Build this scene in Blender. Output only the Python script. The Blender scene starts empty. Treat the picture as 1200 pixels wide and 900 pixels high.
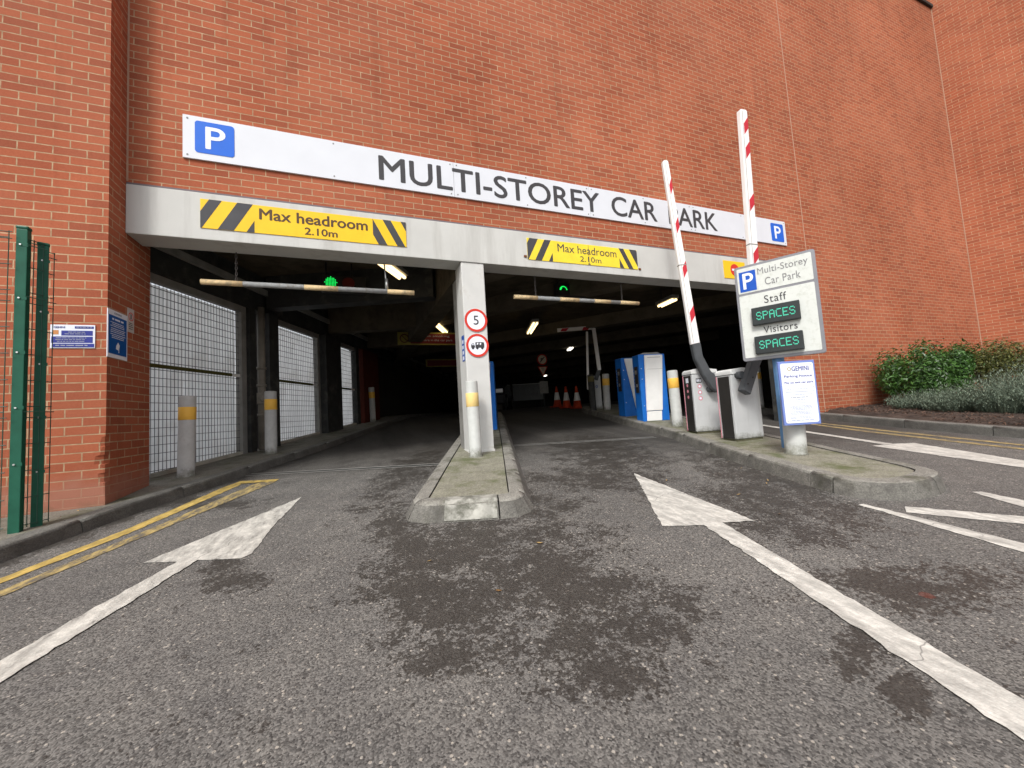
import bpy, bmesh, math, random
from mathutils import Vector, Matrix
random.seed(7)
S = bpy.context.scene
COL = S.collection
rad = math.radians
pi = math.pi

# ------------------------------------------------------------------ ground
G0, GX, GY = -0.2578, 0.0164, 0.0762
def G(x, y):
    y = max(-12.0, min(12.6, y))
    return G0 + GX * max(-14, min(18, x)) + GY * y

WD = Vector((0.3884, 0.9215, 0))      # the way the lanes run into the car park
ED = Vector((0.9215, -0.3884, 0))     # across the lanes
D = 4.646                             # facade plane

# ------------------------------------------------------------------ materials
MATS = {}
def nt_new(name):
    m = bpy.data.materials.new(name); m.use_nodes = True
    nt = m.node_tree; nt.nodes.clear()
    out = nt.nodes.new('ShaderNodeOutputMaterial')
    b = nt.nodes.new('ShaderNodeBsdfPrincipled')
    nt.links.new(b.outputs[0], out.inputs[0])
    return m, nt, b, out
def N(nt, t, **k):
    n = nt.nodes.new(t)
    for a, v in k.items():
        if a in n.bl_rna.properties.keys(): setattr(n, a, v)
        else: n.inputs[a.replace('_', ' ')].default_value = v
    return n
def L(nt, a, b): nt.links.new(a, b)
def ramp(nt, fac, stops, interp='LINEAR'):
    r = nt.nodes.new('ShaderNodeValToRGB'); r.color_ramp.interpolation = interp
    el = r.color_ramp.elements
    while len(el) < len(stops): el.new(0.5)
    for e, (p, c) in zip(el, stops):
        e.position = p; e.color = (c, c, c, 1) if isinstance(c, (int, float)) else (*c, 1)
    L(nt, fac, r.inputs[0]); return r.outputs[0]
def mixc(nt, fac, a, b, mode='MIX'):
    n = nt.nodes.new('ShaderNodeMix'); n.data_type = 'RGBA'; n.blend_type = mode
    for i, v in ((0, fac), (6, a), (7, b)):
        if hasattr(v, 'is_linked'): L(nt, v, n.inputs[i])
        elif isinstance(v, (int, float)): n.inputs[i].default_value = v
        else: n.inputs[i].default_value = (*v, 1)
    return n.outputs[2]
def math_(nt, op, a, b=0.0, clamp=False):
    n = nt.nodes.new('ShaderNodeMath'); n.operation = op; n.use_clamp = clamp
    for i, v in ((0, a), (1, b)):
        if hasattr(v, 'is_linked'): L(nt, v, n.inputs[i])
        else: n.inputs[i].default_value = v
    return n.outputs[0]
def noise(nt, vec, scale, detail=4, rough=.55, dist=0):
    n = nt.nodes.new('ShaderNodeTexNoise'); L(nt, vec, n.inputs['Vector'])
    n.inputs['Scale'].default_value = scale; n.inputs['Detail'].default_value = detail
    n.inputs['Roughness'].default_value = rough; n.inputs['Distortion'].default_value = dist
    return n.outputs[0]
def bump(nt, b, h, strength=.3, dist=.01):
    n = nt.nodes.new('ShaderNodeBump'); n.inputs['Strength'].default_value = strength
    n.inputs['Distance'].default_value = dist
    L(nt, h, n.inputs['Height']); L(nt, n.outputs[0], b.inputs['Normal'])
def objco(nt): return nt.nodes.new('ShaderNodeTexCoord').outputs['Object']

def M(name, rgb, rough=.55, metal=0, var=.12, scale=6, bmp=0, dirt=None, dirt_amt=.5, dirt_scale=4, streak=False, wear=None, grime=0):
    """plain painted / cast material with uneven tone, dirt patches of a second colour and fine bump"""
    if name in MATS: return MATS[name]
    m, nt, b, out = nt_new(name)
    co = objco(nt)
    n1 = noise(nt, co, scale, 5)
    d = tuple(c * (1 - var) for c in rgb); l = tuple(min(1, c * (1 + var)) for c in rgb)
    col = mixc(nt, ramp(nt, n1, [(.3, 0), (.7, 1)]), d, l)
    if dirt:
        v = co
        if streak:
            mp = N(nt, 'ShaderNodeMapping'); mp.inputs['Scale'].default_value = (1, 1, .12); L(nt, co, mp.inputs[0]); v = mp.outputs[0]
        n2 = noise(nt, v, dirt_scale, 7, .65)
        col = mixc(nt, ramp(nt, n2, [(1 - dirt_amt - .08, 0), (1 - dirt_amt + .12, 1)]), col, dirt)
    if grime:
        sg = N(nt, 'ShaderNodeSeparateXYZ'); L(nt, co, sg.inputs[0])
        hz = math_(nt, 'ADD', sg.outputs[2], math_(nt, 'MULTIPLY', math_(nt, 'SUBTRACT', noise(nt, co, 16, 6, .7), .5), grime * 2.2))
        mr = N(nt, 'ShaderNodeMapRange'); L(nt, hz, mr.inputs[0]); mr.inputs[1].default_value = grime * .15; mr.inputs[2].default_value = grime; mr.inputs[3].default_value = .8; mr.inputs[4].default_value = 0
        col = mixc(nt, mr.outputs[0], col, (.10, .10, .07))
    L(nt, col, b.inputs['Base Color'])
    b.inputs['Roughness'].default_value = rough; b.inputs['Metallic'].default_value = metal
    if rough > .3: b.inputs['Specular IOR Level'].default_value = .16
    if bmp: bump(nt, b, noise(nt, co, 90, 4), bmp, .004)
    MATS[name] = m; return m
def EM(name, rgb, strength):
    if name in MATS: return MATS[name]
    m = bpy.data.materials.new(name); m.use_nodes = True; nt = m.node_tree; nt.nodes.clear()
    o = nt.nodes.new('ShaderNodeOutputMaterial'); e = nt.nodes.new('ShaderNodeEmission')
    e.inputs[0].default_value = (*rgb, 1); e.inputs[1].default_value = strength
    L(nt, e.outputs[0], o.inputs[0]); MATS[name] = m; return m

def brick(name, base_wash=False, dark=1.0):
    m, nt, b, out = nt_new(name)
    co = objco(nt)
    sp = N(nt, 'ShaderNodeSeparateXYZ'); L(nt, co, sp.inputs[0])
    cb = N(nt, 'ShaderNodeCombineXYZ'); L(nt, sp.outputs[0], cb.inputs[0]); L(nt, sp.outputs[2], cb.inputs[1])
    # slight wobble of the joints
    wn = N(nt, 'ShaderNodeTexNoise'); L(nt, cb.outputs[0], wn.inputs['Vector']); wn.inputs['Scale'].default_value = 9
    wv = N(nt, 'ShaderNodeVectorMath', operation='MULTIPLY_ADD')
    L(nt, wn.outputs['Color'], wv.inputs[0]); wv.inputs[1].default_value = (.006, .004, 0); L(nt, cb.outputs[0], wv.inputs[2])
    bt = N(nt, 'ShaderNodeTexBrick'); bt.offset = .5; bt.offset_frequency = 2; bt.squash = 1
    L(nt, wv.outputs[0], bt.inputs['Vector'])
    for k, v in (('Scale', 1), ('Mortar Size', .0050), ('Mortar Smooth', .15), ('Bias', 0), ('Brick Width', .225), ('Row Height', .075)):
        bt.inputs[k].default_value = v
    bt.inputs['Color1'].default_value = (0.0, 0.0, 0.0, 1); bt.inputs['Color2'].default_value = (1, 1, 1, 1)
    bt.inputs['Mortar'].default_value = (.5, .5, .5, 1)
    tint = ramp(nt, bt.outputs['Color'], [(0, (.215, .054, .029)), (.35, (.325, .086, .042)), (.8, (.40, .113, .054)), (1, (.25, .072, .042))])
    n_s = noise(nt, cb.outputs[0], 60, 6, .7)
    tint = mixc(nt, .40, tint, ramp(nt, n_s, [(.3, (.24, .060, .031)), (.7, (.41, .128, .064))]))
    n_b = noise(nt, cb.outputs[0], .7, 5, .6)
    tint = mixc(nt, ramp(nt, n_b, [(.35, 0), (.75, .35)]), tint, (.44, .17, .10))
    mort = mixc(nt, ramp(nt, noise(nt, cb.outputs[0], 14, 4), [(.35, 0), (.65, 1)]), (.32, .21, .125), (.47, .33, .205))
    col = mixc(nt, bt.outputs['Fac'], tint, mort)
    # weathering: batches of brick and faint run-off streaks
    bt2 = noise(nt, cb.outputs[0], .33, 3, .5)
    col = mixc(nt, 1.0, col, ramp(nt, bt2, [(.3, (.86, .85, .85)), (.7, (1.1, 1.1, 1.1))]), 'MULTIPLY')
    mps = N(nt, 'ShaderNodeMapping'); mps.inputs['Scale'].default_value = (2.6, .22, 1); L(nt, cb.outputs[0], mps.inputs[0])
    stn = noise(nt, mps.outputs[0], 1.2, 6, .65)
    col = mixc(nt, 1.0, col, ramp(nt, stn, [(.28, (.80, .79, .78)), (.45, (1, 1, 1)), (.62, (1, 1, 1)), (.80, (1.16, 1.18, 1.2))]), 'MULTIPLY')
    if base_wash:
        h = math_(nt, 'ADD', sp.outputs[2], math_(nt, 'MULTIPLY', noise(nt, cb.outputs[0], 5, 5), .35))
        f = ramp(nt, h, [(.44, .75), (.62, 0)])
        col = mixc(nt, f, col, (.36, .17, .12))
        f2 = ramp(nt, noise(nt, cb.outputs[0], 18, 3), [(.74, 0), (.77, 1)])
        lo = ramp(nt, sp.outputs[2], [(.55, 1), (.85, 0)])
        col = mixc(nt, math_(nt, 'MULTIPLY', f2, lo), col, (.7, .55, .48))
        f3 = ramp(nt, math_(nt, 'ADD', sp.outputs[2], math_(nt, 'MULTIPLY', noise(nt, cb.outputs[0], 8, 5), .25)), [(.20, 1), (.30, 0)])
        col = mixc(nt, math_(nt, 'MULTIPLY', f3, .6), col, (.10, .085, .05))
    L(nt, col, b.inputs['Base Color']); b.inputs['Roughness'].default_value = .9; b.inputs['Specular IOR Level'].default_value = .15
    hh = math_(nt, 'SUBTRACT', math_(nt, 'MULTIPLY', n_s, .35), bt.outputs['Fac'])
    bump(nt, b, hh, .55, .006)
    return m

def asphalt():
    m, nt, b, out = nt_new('asphalt')
    co = objco(nt)
    vo = N(nt, 'ShaderNodeTexVoronoi'); vo.inputs['Scale'].default_value = 170; L(nt, co, vo.inputs['Vector'])
    vo2 = N(nt, 'ShaderNodeTexVoronoi'); vo2.inputs['Scale'].default_value = 85; L(nt, co, vo2.inputs['Vector'])
    sr = N(nt, 'ShaderNodeSeparateColor'); L(nt, vo.outputs['Color'], sr.inputs[0])
    sr2 = N(nt, 'ShaderNodeSeparateColor'); L(nt, vo2.outputs['Color'], sr2.inputs[0])
    fin = noise(nt, co, 240, 3, .7)
    base = ramp(nt, math_(nt, 'ADD', math_(nt, 'MULTIPLY', sr.outputs[0], .55), math_(nt, 'MULTIPLY', fin, .45)), [(.15, (.062, .060, .057)), (.5, (.146, .142, .134)), (.8, (.224, .218, .205)), (.95, (.36, .345, .31))])
    # pale chippings showing through
    pale = math_(nt, 'MULTIPLY', math_(nt, 'GREATER_THAN', sr2.outputs[1], .935), math_(nt, 'LESS_THAN', vo2.outputs['Distance'], .42))
    col = mixc(nt, math_(nt, 'MULTIPLY', pale, .75), base, (.44, .41, .36))
    darkc = math_(nt, 'GREATER_THAN', sr.outputs[1], .86)
    col = mixc(nt, math_(nt, 'MULTIPLY', darkc, .7), col, (.035, .033, .032))
    big = noise(nt, co, .55, 6, .62)
    col = mixc(nt, 1.0, col, ramp(nt, big, [(.25, (.72, .71, .71)), (.75, (1.12, 1.1, 1.08))]), 'MULTIPLY')
    mid = noise(nt, co, 5, 6, .7)
    col = mixc(nt, 1.0, col, ramp(nt, mid, [(.3, (.84, .84, .85)), (.7, (1.1, 1.09, 1.07))]), 'MULTIPLY')
    # damp stains: each an ellipse (centre, two axes) with a ragged outline
    BL = [[.66,2.30,1.45,0,0,1.9],[.45,1.75,2.6,-.5,.8,2.8],[.95,1.45,2.6,-1.2,1.0,2.8],[-1.93,4.20,7.2,-2.5,.15,.43],[-1.3,5.75,7.0,-3.0,.18,.42],[3.35,2.55,2.2,-1.3,.35,.75],[2.7,1.95,2.0,-2.2,.9,1.3],[2.9,4.3,1.5,-.7,.3,.6],[.55,4.9,3.0,-1.2,.3,.6],[0.577,2.188,1.691,-0.49,1.019,1.959],[0.846,1.853,2.959,-1.47,1.479,2.905],[0.27,1.941,3.543,-0.577,1.599,3.212],[0.208,2.816,4.443,-0.39,1.076,1.977],[0.708,1.211,3.658,-2.406,2.469,5.27],[0.241,1.477,7.124,-1.399,4.116,8.735],[-0.717,2.595,6.788,1.853,2.83,5.589],[2.239,0.999,1.348,-3.354,2.036,4.072],[1.572,0.872,5.831,-11.898,3.338,7.064],[1.453,0.711,7.424,-17.645,4.229,9.2],[0.837,3.083,1.305,-0.378,1.0,1.726],[2.094,3.245,1.176,-0.792,1.241,1.957],[-1.4,4.379,2.655,0.846,2.418,4.174],[3.005,2.194,1.146,-1.651,2.034,3.371]]
    rag = noise(nt, co, 4.6, 9, .72)
    rag2 = noise(nt, co, 22, 4, .6)
    m_all = None
    for (cx, cy, a, b1, c, d) in BL:
        sub = N(nt, 'ShaderNodeVectorMath', operation='SUBTRACT'); L(nt, co, sub.inputs[0]); sub.inputs[1].default_value = (cx, cy, 0)
        def dot(v):
            n = N(nt, 'ShaderNodeVectorMath', operation='DOT_PRODUCT'); L(nt, sub.outputs[0], n.inputs[0]); n.inputs[1].default_value = v; return n.outputs['Value']
        p, q = dot((a, b1, 0)), dot((c, d, 0))
        r2 = math_(nt, 'ADD', math_(nt, 'MULTIPLY', p, p), math_(nt, 'MULTIPLY', q, q))
        f = math_(nt, 'SUBTRACT', 1.0, r2)
        f = math_(nt, 'MAXIMUM', f, -1.2)
        m_all = f if m_all is None else math_(nt, 'MAXIMUM', m_all, f)
    e = math_(nt, 'ADD', math_(nt, 'MULTIPLY', m_all, .42), math_(nt, 'MULTIPLY', math_(nt, 'SUBTRACT', rag, .5), 3.0))
    e = math_(nt, 'ADD', e, math_(nt, 'MULTIPLY', math_(nt, 'SUBTRACT', rag2, .5), 1.5))
    e = math_(nt, 'ADD', e, math_(nt, 'MULTIPLY', math_(nt, 'SUBTRACT', sr2.outputs[0], .5), .62))
    wet = ramp(nt, e, [(.02, 0), (.13, 1)])
    wetm = math_(nt, 'MULTIPLY', wet, .74)
    # colour darkens from the drain channels inwards, with a ragged edge
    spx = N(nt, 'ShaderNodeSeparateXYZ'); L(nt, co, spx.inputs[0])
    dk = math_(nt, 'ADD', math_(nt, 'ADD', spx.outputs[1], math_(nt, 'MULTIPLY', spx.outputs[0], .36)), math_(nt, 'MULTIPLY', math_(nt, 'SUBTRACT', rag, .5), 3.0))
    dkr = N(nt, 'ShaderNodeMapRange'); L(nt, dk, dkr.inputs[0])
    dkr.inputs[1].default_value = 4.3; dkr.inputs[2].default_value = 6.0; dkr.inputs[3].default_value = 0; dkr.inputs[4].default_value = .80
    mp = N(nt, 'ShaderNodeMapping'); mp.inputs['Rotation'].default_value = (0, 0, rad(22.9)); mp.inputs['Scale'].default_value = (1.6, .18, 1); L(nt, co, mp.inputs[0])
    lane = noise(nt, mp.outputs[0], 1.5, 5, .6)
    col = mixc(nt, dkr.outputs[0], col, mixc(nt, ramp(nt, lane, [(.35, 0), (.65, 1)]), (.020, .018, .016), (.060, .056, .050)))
    col = mixc(nt, wetm, col, (.026, .022, .018))
    # the inner dark tone above is streaked along the lanes
    # rust stain
    sub = N(nt, 'ShaderNodeVectorMath', operation='SUBTRACT'); L(nt, co, sub.inputs[0]); sub.inputs[1].default_value = (2.165, .94, 0)
    sc = N(nt, 'ShaderNodeVectorMath', operation='MULTIPLY'); L(nt, sub.outputs[0], sc.inputs[0]); sc.inputs[1].default_value = (22, 22, 0)
    ln = N(nt, 'ShaderNodeVectorMath', operation='LENGTH'); L(nt, sc.outputs[0], ln.inputs[0])
    rr = ramp(nt, math_(nt, 'ADD', ln.outputs['Value'], math_(nt, 'MULTIPLY', rag2, .8)), [(.9, 1), (1.3, 0)])
    col = mixc(nt, math_(nt, 'MULTIPLY', rr, .7), col, (.11, .03, .02))
    L(nt, col, b.inputs['Base Color'])
    b.inputs['Specular IOR Level'].default_value = .28
    L(nt, math_(nt, 'SUBTRACT', .86, math_(nt, 'MULTIPLY', wet, .25)), b.inputs['Roughness'])
    hgt = math_(nt, 'ADD', math_(nt, 'MULTIPLY', vo.outputs['Distance'], -1.0), math_(nt, 'MULTIPLY', vo2.outputs['Distance'], -.7))
    bump(nt, b, hgt, .35, .004)
    return m

def road_paint(name, rgb, worn):
    m, nt, b, out = nt_new(name)
    co = objco(nt)
    n = noise(nt, co, 26, 9, .75)
    mp = N(nt, 'ShaderNodeMapping'); mp.inputs['Rotation'].default_value = (0, 0, .35); mp.inputs['Scale'].default_value = (11, 3.5, 1); L(nt, co, mp.inputs[0])
    n2 = noise(nt, mp.outputs[0], 1.6, 6, .7)
    vo = N(nt, 'ShaderNodeTexVoronoi'); vo.inputs['Scale'].default_value = 120; L(nt, co, vo.inputs['Vector'])
    vr = N(nt, 'ShaderNodeTexVoronoi'); vr.feature = 'DISTANCE_TO_EDGE'; vr.inputs['Scale'].default_value = 2.0; L(nt, co, vr.inputs['Vector'])
    wob = N(nt, 'ShaderNodeVectorMath', operation='MULTIPLY_ADD')
    tn = N(nt, 'ShaderNodeTexNoise'); tn.inputs['Scale'].default_value = 7; L(nt, co, tn.inputs['Vector'])
    L(nt, tn.outputs['Color'], wob.inputs[0]); wob.inputs[1].default_value = (.18, .18, 0); L(nt, co, wob.inputs[2]); L(nt, wob.outputs[0], vr.inputs['Vector'])
    crack = math_(nt, 'MULTIPLY', ramp(nt, vr.outputs['Distance'], [(.002, 1), (.006, 0)]), ramp(nt, noise(nt, co, 2.2, 2), [(.5, 0), (.58, 1)]))
    c = mixc(nt, ramp(nt, n, [(.35, 0), (.65, 1)]), tuple(v * .62 for v in rgb), rgb)
    c = mixc(nt, ramp(nt, n2, [(.38, 0), (.62, .8)]), c, tuple(v * .38 for v in rgb))
    w = math_(nt, 'ADD', math_(nt, 'MULTIPLY', n, .55), math_(nt, 'MULTIPLY', n2, .45))
    wm = ramp(nt, w, [(1 - worn - .02, 0), (1 - worn + .05, 1)])
    c = mixc(nt, math_(nt, 'MAXIMUM', math_(nt, 'MULTIPLY', wm, .85), math_(nt, 'MULTIPLY', crack, .7)), c, (.09, .085, .08))
    L(nt, c, b.inputs['Base Color']); b.inputs['Roughness'].default_value = .75
    bump(nt, b, math_(nt, 'ADD', math_(nt, 'MULTIPLY', vo.outputs['Distance'], -.6), n), .45, .004)
    return m

def kerb_mat(name, a, c2, moss, moss_amt):
    m, nt, b, out = nt_new(name)
    co = objco(nt)
    c = mixc(nt, ramp(nt, noise(nt, co, 7, 7, .7), [(.3, 0), (.7, 1)]), a, c2)
    vo = N(nt, 'ShaderNodeTexVoronoi'); vo.inputs['Scale'].default_value = 130; L(nt, co, vo.inputs['Vector'])
    sr = N(nt, 'ShaderNodeSeparateColor'); L(nt, vo.outputs['Color'], sr.inputs[0])
    c = mixc(nt, .35, c, ramp(nt, sr.outputs[0], [(0, tuple(v * .5 for v in a)), (1, tuple(min(1, v * 1.6) for v in c2))]))
    f = ramp(nt, noise(nt, co, 3.1, 8, .7), [(1 - moss_amt - .05, 0), (1 - moss_amt + .12, 1)])
    c = mixc(nt, f, c, moss)
    # darker tone mixed onto the upright faces, in ragged patches
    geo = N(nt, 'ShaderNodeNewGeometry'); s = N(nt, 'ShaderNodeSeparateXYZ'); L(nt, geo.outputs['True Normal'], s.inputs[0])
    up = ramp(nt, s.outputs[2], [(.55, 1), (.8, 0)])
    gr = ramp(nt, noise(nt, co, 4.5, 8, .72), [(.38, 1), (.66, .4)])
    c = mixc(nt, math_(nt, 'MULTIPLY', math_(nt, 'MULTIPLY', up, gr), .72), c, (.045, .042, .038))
    L(nt, c, b.inputs['Base Color']); b.inputs['Roughness'].default_value = .88
    bump(nt, b, math_(nt, 'ADD', noise(nt, co, 60, 5), math_(nt, 'MULTIPLY', vo.outputs['Distance'], -.4)), .5, .006)
    return m

def leaf_mat(name, c1, c2, rough=.5, trans=.25):
    m, nt, b, out = nt_new(name)
    oi = N(nt, 'ShaderNodeNewGeometry')
    r = oi.outputs['Random Per Island']
    c = ramp(nt, r, [(0, c1), (.7, c2), (1, tuple(min(1, v * 1.5) for v in c2))])
    L(nt, c, b.inputs['Base Color']); b.inputs['Roughness'].default_value = rough
    tr = N(nt, 'ShaderNodeBsdfTranslucent'); L(nt, c, tr.inputs[0])
    mx = N(nt, 'ShaderNodeMixShader'); mx.inputs[0].default_value = trans
    L(nt, b.outputs[0], mx.inputs[1]); L(nt, tr.outputs[0], mx.inputs[2]); L(nt, mx.outputs[0], out.inputs[0])
    return m

def sheet_mat(name):
    m, nt, b, out = nt_new(name)
    co = objco(nt)
    mp = N(nt, 'ShaderNodeMapping'); mp.inputs['Scale'].default_value = (26, 26, 1.2); L(nt, co, mp.inputs[0])
    n = noise(nt, mp.outputs[0], 1, 5, .6)
    n2 = noise(nt, co, 1.6, 5, .6)
    c = mixc(nt, ramp(nt, n, [(.3, 0), (.7, 1)]), (.66, .67, .67), (.93, .94, .94))
    c = mixc(nt, ramp(nt, n2, [(.5, 0), (.8, .5)]), c, (.42, .38, .33))
    L(nt, c, b.inputs['Base Color']); b.inputs['Roughness'].default_value = .45
    tr = N(nt, 'ShaderNodeBsdfTranslucent'); L(nt, c, tr.inputs[0])
    mx = N(nt, 'ShaderNodeMixShader'); mx.inputs[0].default_value = .93
    L(nt, b.outputs[0], mx.inputs[1]); L(nt, tr.outputs[0], mx.inputs[2]); L(nt, mx.outputs[0], out.inputs[0])
    return m

BRICK = brick('red_brick'); BRICKP = brick('red_brick_splashed', True)
ASPH = asphalt()
WHITE_RD = road_paint('white_road_paint', (.66, .64, .58), .42)
WHITE_RD2 = road_paint('white_road_paint_fresh', (.72, .70, .64), .30)
YEL_RD = road_paint('yellow_road_paint', (.66, .47, .13), .33)
YEL_OLD = road_paint('worn_yellow_road_paint', (.50, .38, .15), .50)
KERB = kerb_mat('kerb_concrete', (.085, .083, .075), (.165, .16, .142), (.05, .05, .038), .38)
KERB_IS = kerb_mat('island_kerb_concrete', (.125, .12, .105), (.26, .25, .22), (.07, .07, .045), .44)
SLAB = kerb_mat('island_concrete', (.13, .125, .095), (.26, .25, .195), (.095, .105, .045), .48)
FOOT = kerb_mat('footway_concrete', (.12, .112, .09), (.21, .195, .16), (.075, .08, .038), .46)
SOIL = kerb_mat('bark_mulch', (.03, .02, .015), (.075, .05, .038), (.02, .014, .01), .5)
LINTEL = M('painted_concrete', (.52, .52, .495), .6, var=.05, scale=2.5, dirt=(.43, .425, .40), dirt_amt=.40, dirt_scale=4.5, streak=True, bmp=.15)
LINTEL_D = M('seam_shadow_gap', (.16, .14, .15), .7)
COLUMN = M('column_paint', (.55, .55, .53), .5, var=.06, scale=5, dirt=(.45, .43, .39), dirt_amt=.34, dirt_scale=5, bmp=.15)
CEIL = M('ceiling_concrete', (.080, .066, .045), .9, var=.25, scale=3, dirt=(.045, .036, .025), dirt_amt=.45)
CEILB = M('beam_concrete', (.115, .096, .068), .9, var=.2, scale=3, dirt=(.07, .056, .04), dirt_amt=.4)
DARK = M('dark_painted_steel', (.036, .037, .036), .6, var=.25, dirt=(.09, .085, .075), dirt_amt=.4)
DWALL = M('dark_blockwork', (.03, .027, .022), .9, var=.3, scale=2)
FRAME = M('grey_frame_paint', (.22, .215, .20), .6, var=.2)
GRATE = M('galvanised_grating', (.09, .095, .10), .5, .5, var=.2)
SHEET = sheet_mat('ribbed_plastic_sheet')
MOSSRAIL = M('mossy_timber', (.10, .095, .03), .9, var=.4, scale=20, dirt=(.05, .05, .015), dirt_amt=.5, dirt_scale=20)
WPAINT = M('white_paint', (.72, .72, .70), .45, var=.05, dirt=(.58, .57, .54), dirt_amt=.3, dirt_scale=5, streak=True)
SIGNW = M('white_sign_face', (.64, .66, .70), .35, var=.03, scale=3)
SIGNG = M('grey_white_sign_face', (.60, .62, .585), .4, var=.04, scale=3, dirt=(.50, .52, .47), dirt_amt=.42, dirt_scale=18)
SIGNP = M('paper_white_face', (.74, .77, .84), .35, var=.02)
BLUE = M('parking_blue', (.018, .125, .58), .35, var=.05)
BLUE2 = M('notice_blue', (.02, .08, .36), .35, var=.08)
BLUE_SQ = M('dark_parking_blue', (.015, .085, .42), .35, var=.08)
BLUEM = M('machine_blue', (.012, .13, .48), .35, var=.1, dirt=(.02, .09, .30), dirt_amt=.3)
BLUEP = M('faded_blue_paint', (.13, .27, .50), .55, var=.1, dirt=(.20, .33, .50), dirt_amt=.4, dirt_scale=9)
BLUEE = M('notice_edge_blue', (.16, .22, .50), .4, var=.1)
NAVY = M('navy_print', (.04, .05, .26), .4)
BLACKT = M('black_lettering', (.058, .056, .060), .5, var=.1)
GREYT = M('faded_grey_lettering', (.22, .22, .22), .6, var=.25, scale=40)
LGREY = M('pale_grey_print', (.30, .32, .38), .6)
YEL = M('sign_yellow', (.80, .50, .025), .45, var=.05, dirt=(.66, .40, .03), dirt_amt=.25, dirt_scale=6)
YEL2 = M('old_sign_yellow', (.82, .62, .05), .5, var=.08, dirt=(.70, .50, .06), dirt_amt=.35, dirt_scale=9)
STRIPE = M('sign_dark_stripe', (.06, .06, .065), .5, var=.15)
RED = M('sign_red', (.58, .045, .03), .4, var=.05)
DRED = M('dark_red_panel', (.11, .009, .013), .5, var=.1)
BOOMRED = M('boom_red', (.48, .03, .045), .45, var=.08)
BOOMW = M('boom_white', (.78, .76, .74), .4, var=.03, dirt=(.62, .60, .57), dirt_amt=.3, dirt_scale=5, streak=True)
CAB = M('cabinet_grey', (.47, .48, .48), .45, var=.05, dirt=(.34, .34, .32), dirt_amt=.36, dirt_scale=4, streak=True, grime=.10)
CABW = M('cabinet_cap_grey', (.62, .63, .62), .4, var=.05)
CABK = M('cabinet_black', (.03, .028, .026), .4)
BRKT = M('bracket_grey', (.075, .08, .085), .45, var=.15)
PINK = M('sticker_pink', (.62, .25, .30), .5)
BOLL = M('bollard_grey', (.42, .42, .41), .55, var=.1, scale=14, dirt=(.28, .27, .26), dirt_amt=.38, dirt_scale=7, bmp=.15, grime=.10)
BOLLW = M('bollard_white', (.44, .45, .43), .5, var=.07, scale=12, dirt=(.42, .42, .36), dirt_amt=.38, dirt_scale=6, bmp=.1, grime=.12)
BAND = M('reflective_band', (.80, .46, .08), .4, var=.08)
BANDP = M('faded_band', (.74, .55, .22), .45, var=.08)
GREEN = M('fence_green', (.018, .095, .06), .35, var=.15, scale=9, dirt=(.03, .085, .055), dirt_amt=.3)
STEEL = M('bolt_steel', (.55, .56, .55), .35, .8)
CHAIN = M('rusty_chain', (.10, .09, .085), .6, .4, var=.3)
BARP = M('chipped_bar_paint', (.30, .31, .31), .6, var=.15, scale=20, dirt=(.19, .17, .14), dirt_amt=.40, dirt_scale=25)
BARY = M('chipped_yellow_paint', (.66, .50, .28), .6, var=.15, scale=20, dirt=(.36, .30, .21), dirt_amt=.42, dirt_scale=25)
PIPE = M('old_downpipe', (.22, .20, .17), .6, var=.2, dirt=(.20, .10, .06), dirt_amt=.3)
TUBE = EM('lit_tube', (1.0, .72, .34), 1.9)
TUBEW = EM('lit_lamp', (1.0, .93, .8), 3.0)
LEDG = EM('green_led', (.01, .8, .10), 1.0)
LEDS = EM('display_led', (.12, .72, .48), .75)
LEDOFF = M('unlit_red_lens', (.10, .012, .008), .3)
CONE = M('cone_orange', (.42, .05, .02), .5, var=.08)
CONEW = M('cone_sleeve', (.72, .72, .70), .4)
RUBBER = M('black_rubber', (.02, .02, .02), .7)
CARP = M('car_paint_dark', (.015, .016, .02), .25, var=.05)
GLASS = M('car_glass', (.02, .025, .03), .08)
CARL = M('car_lamp_glass', (.6, .6, .62), .15)
REDBR = M('red_painted_steel', (.085, .018, .011), .7, var=.2)
LED_BOX = M('display_housing', (.035, .04, .04), .45, var=.15)

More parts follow.
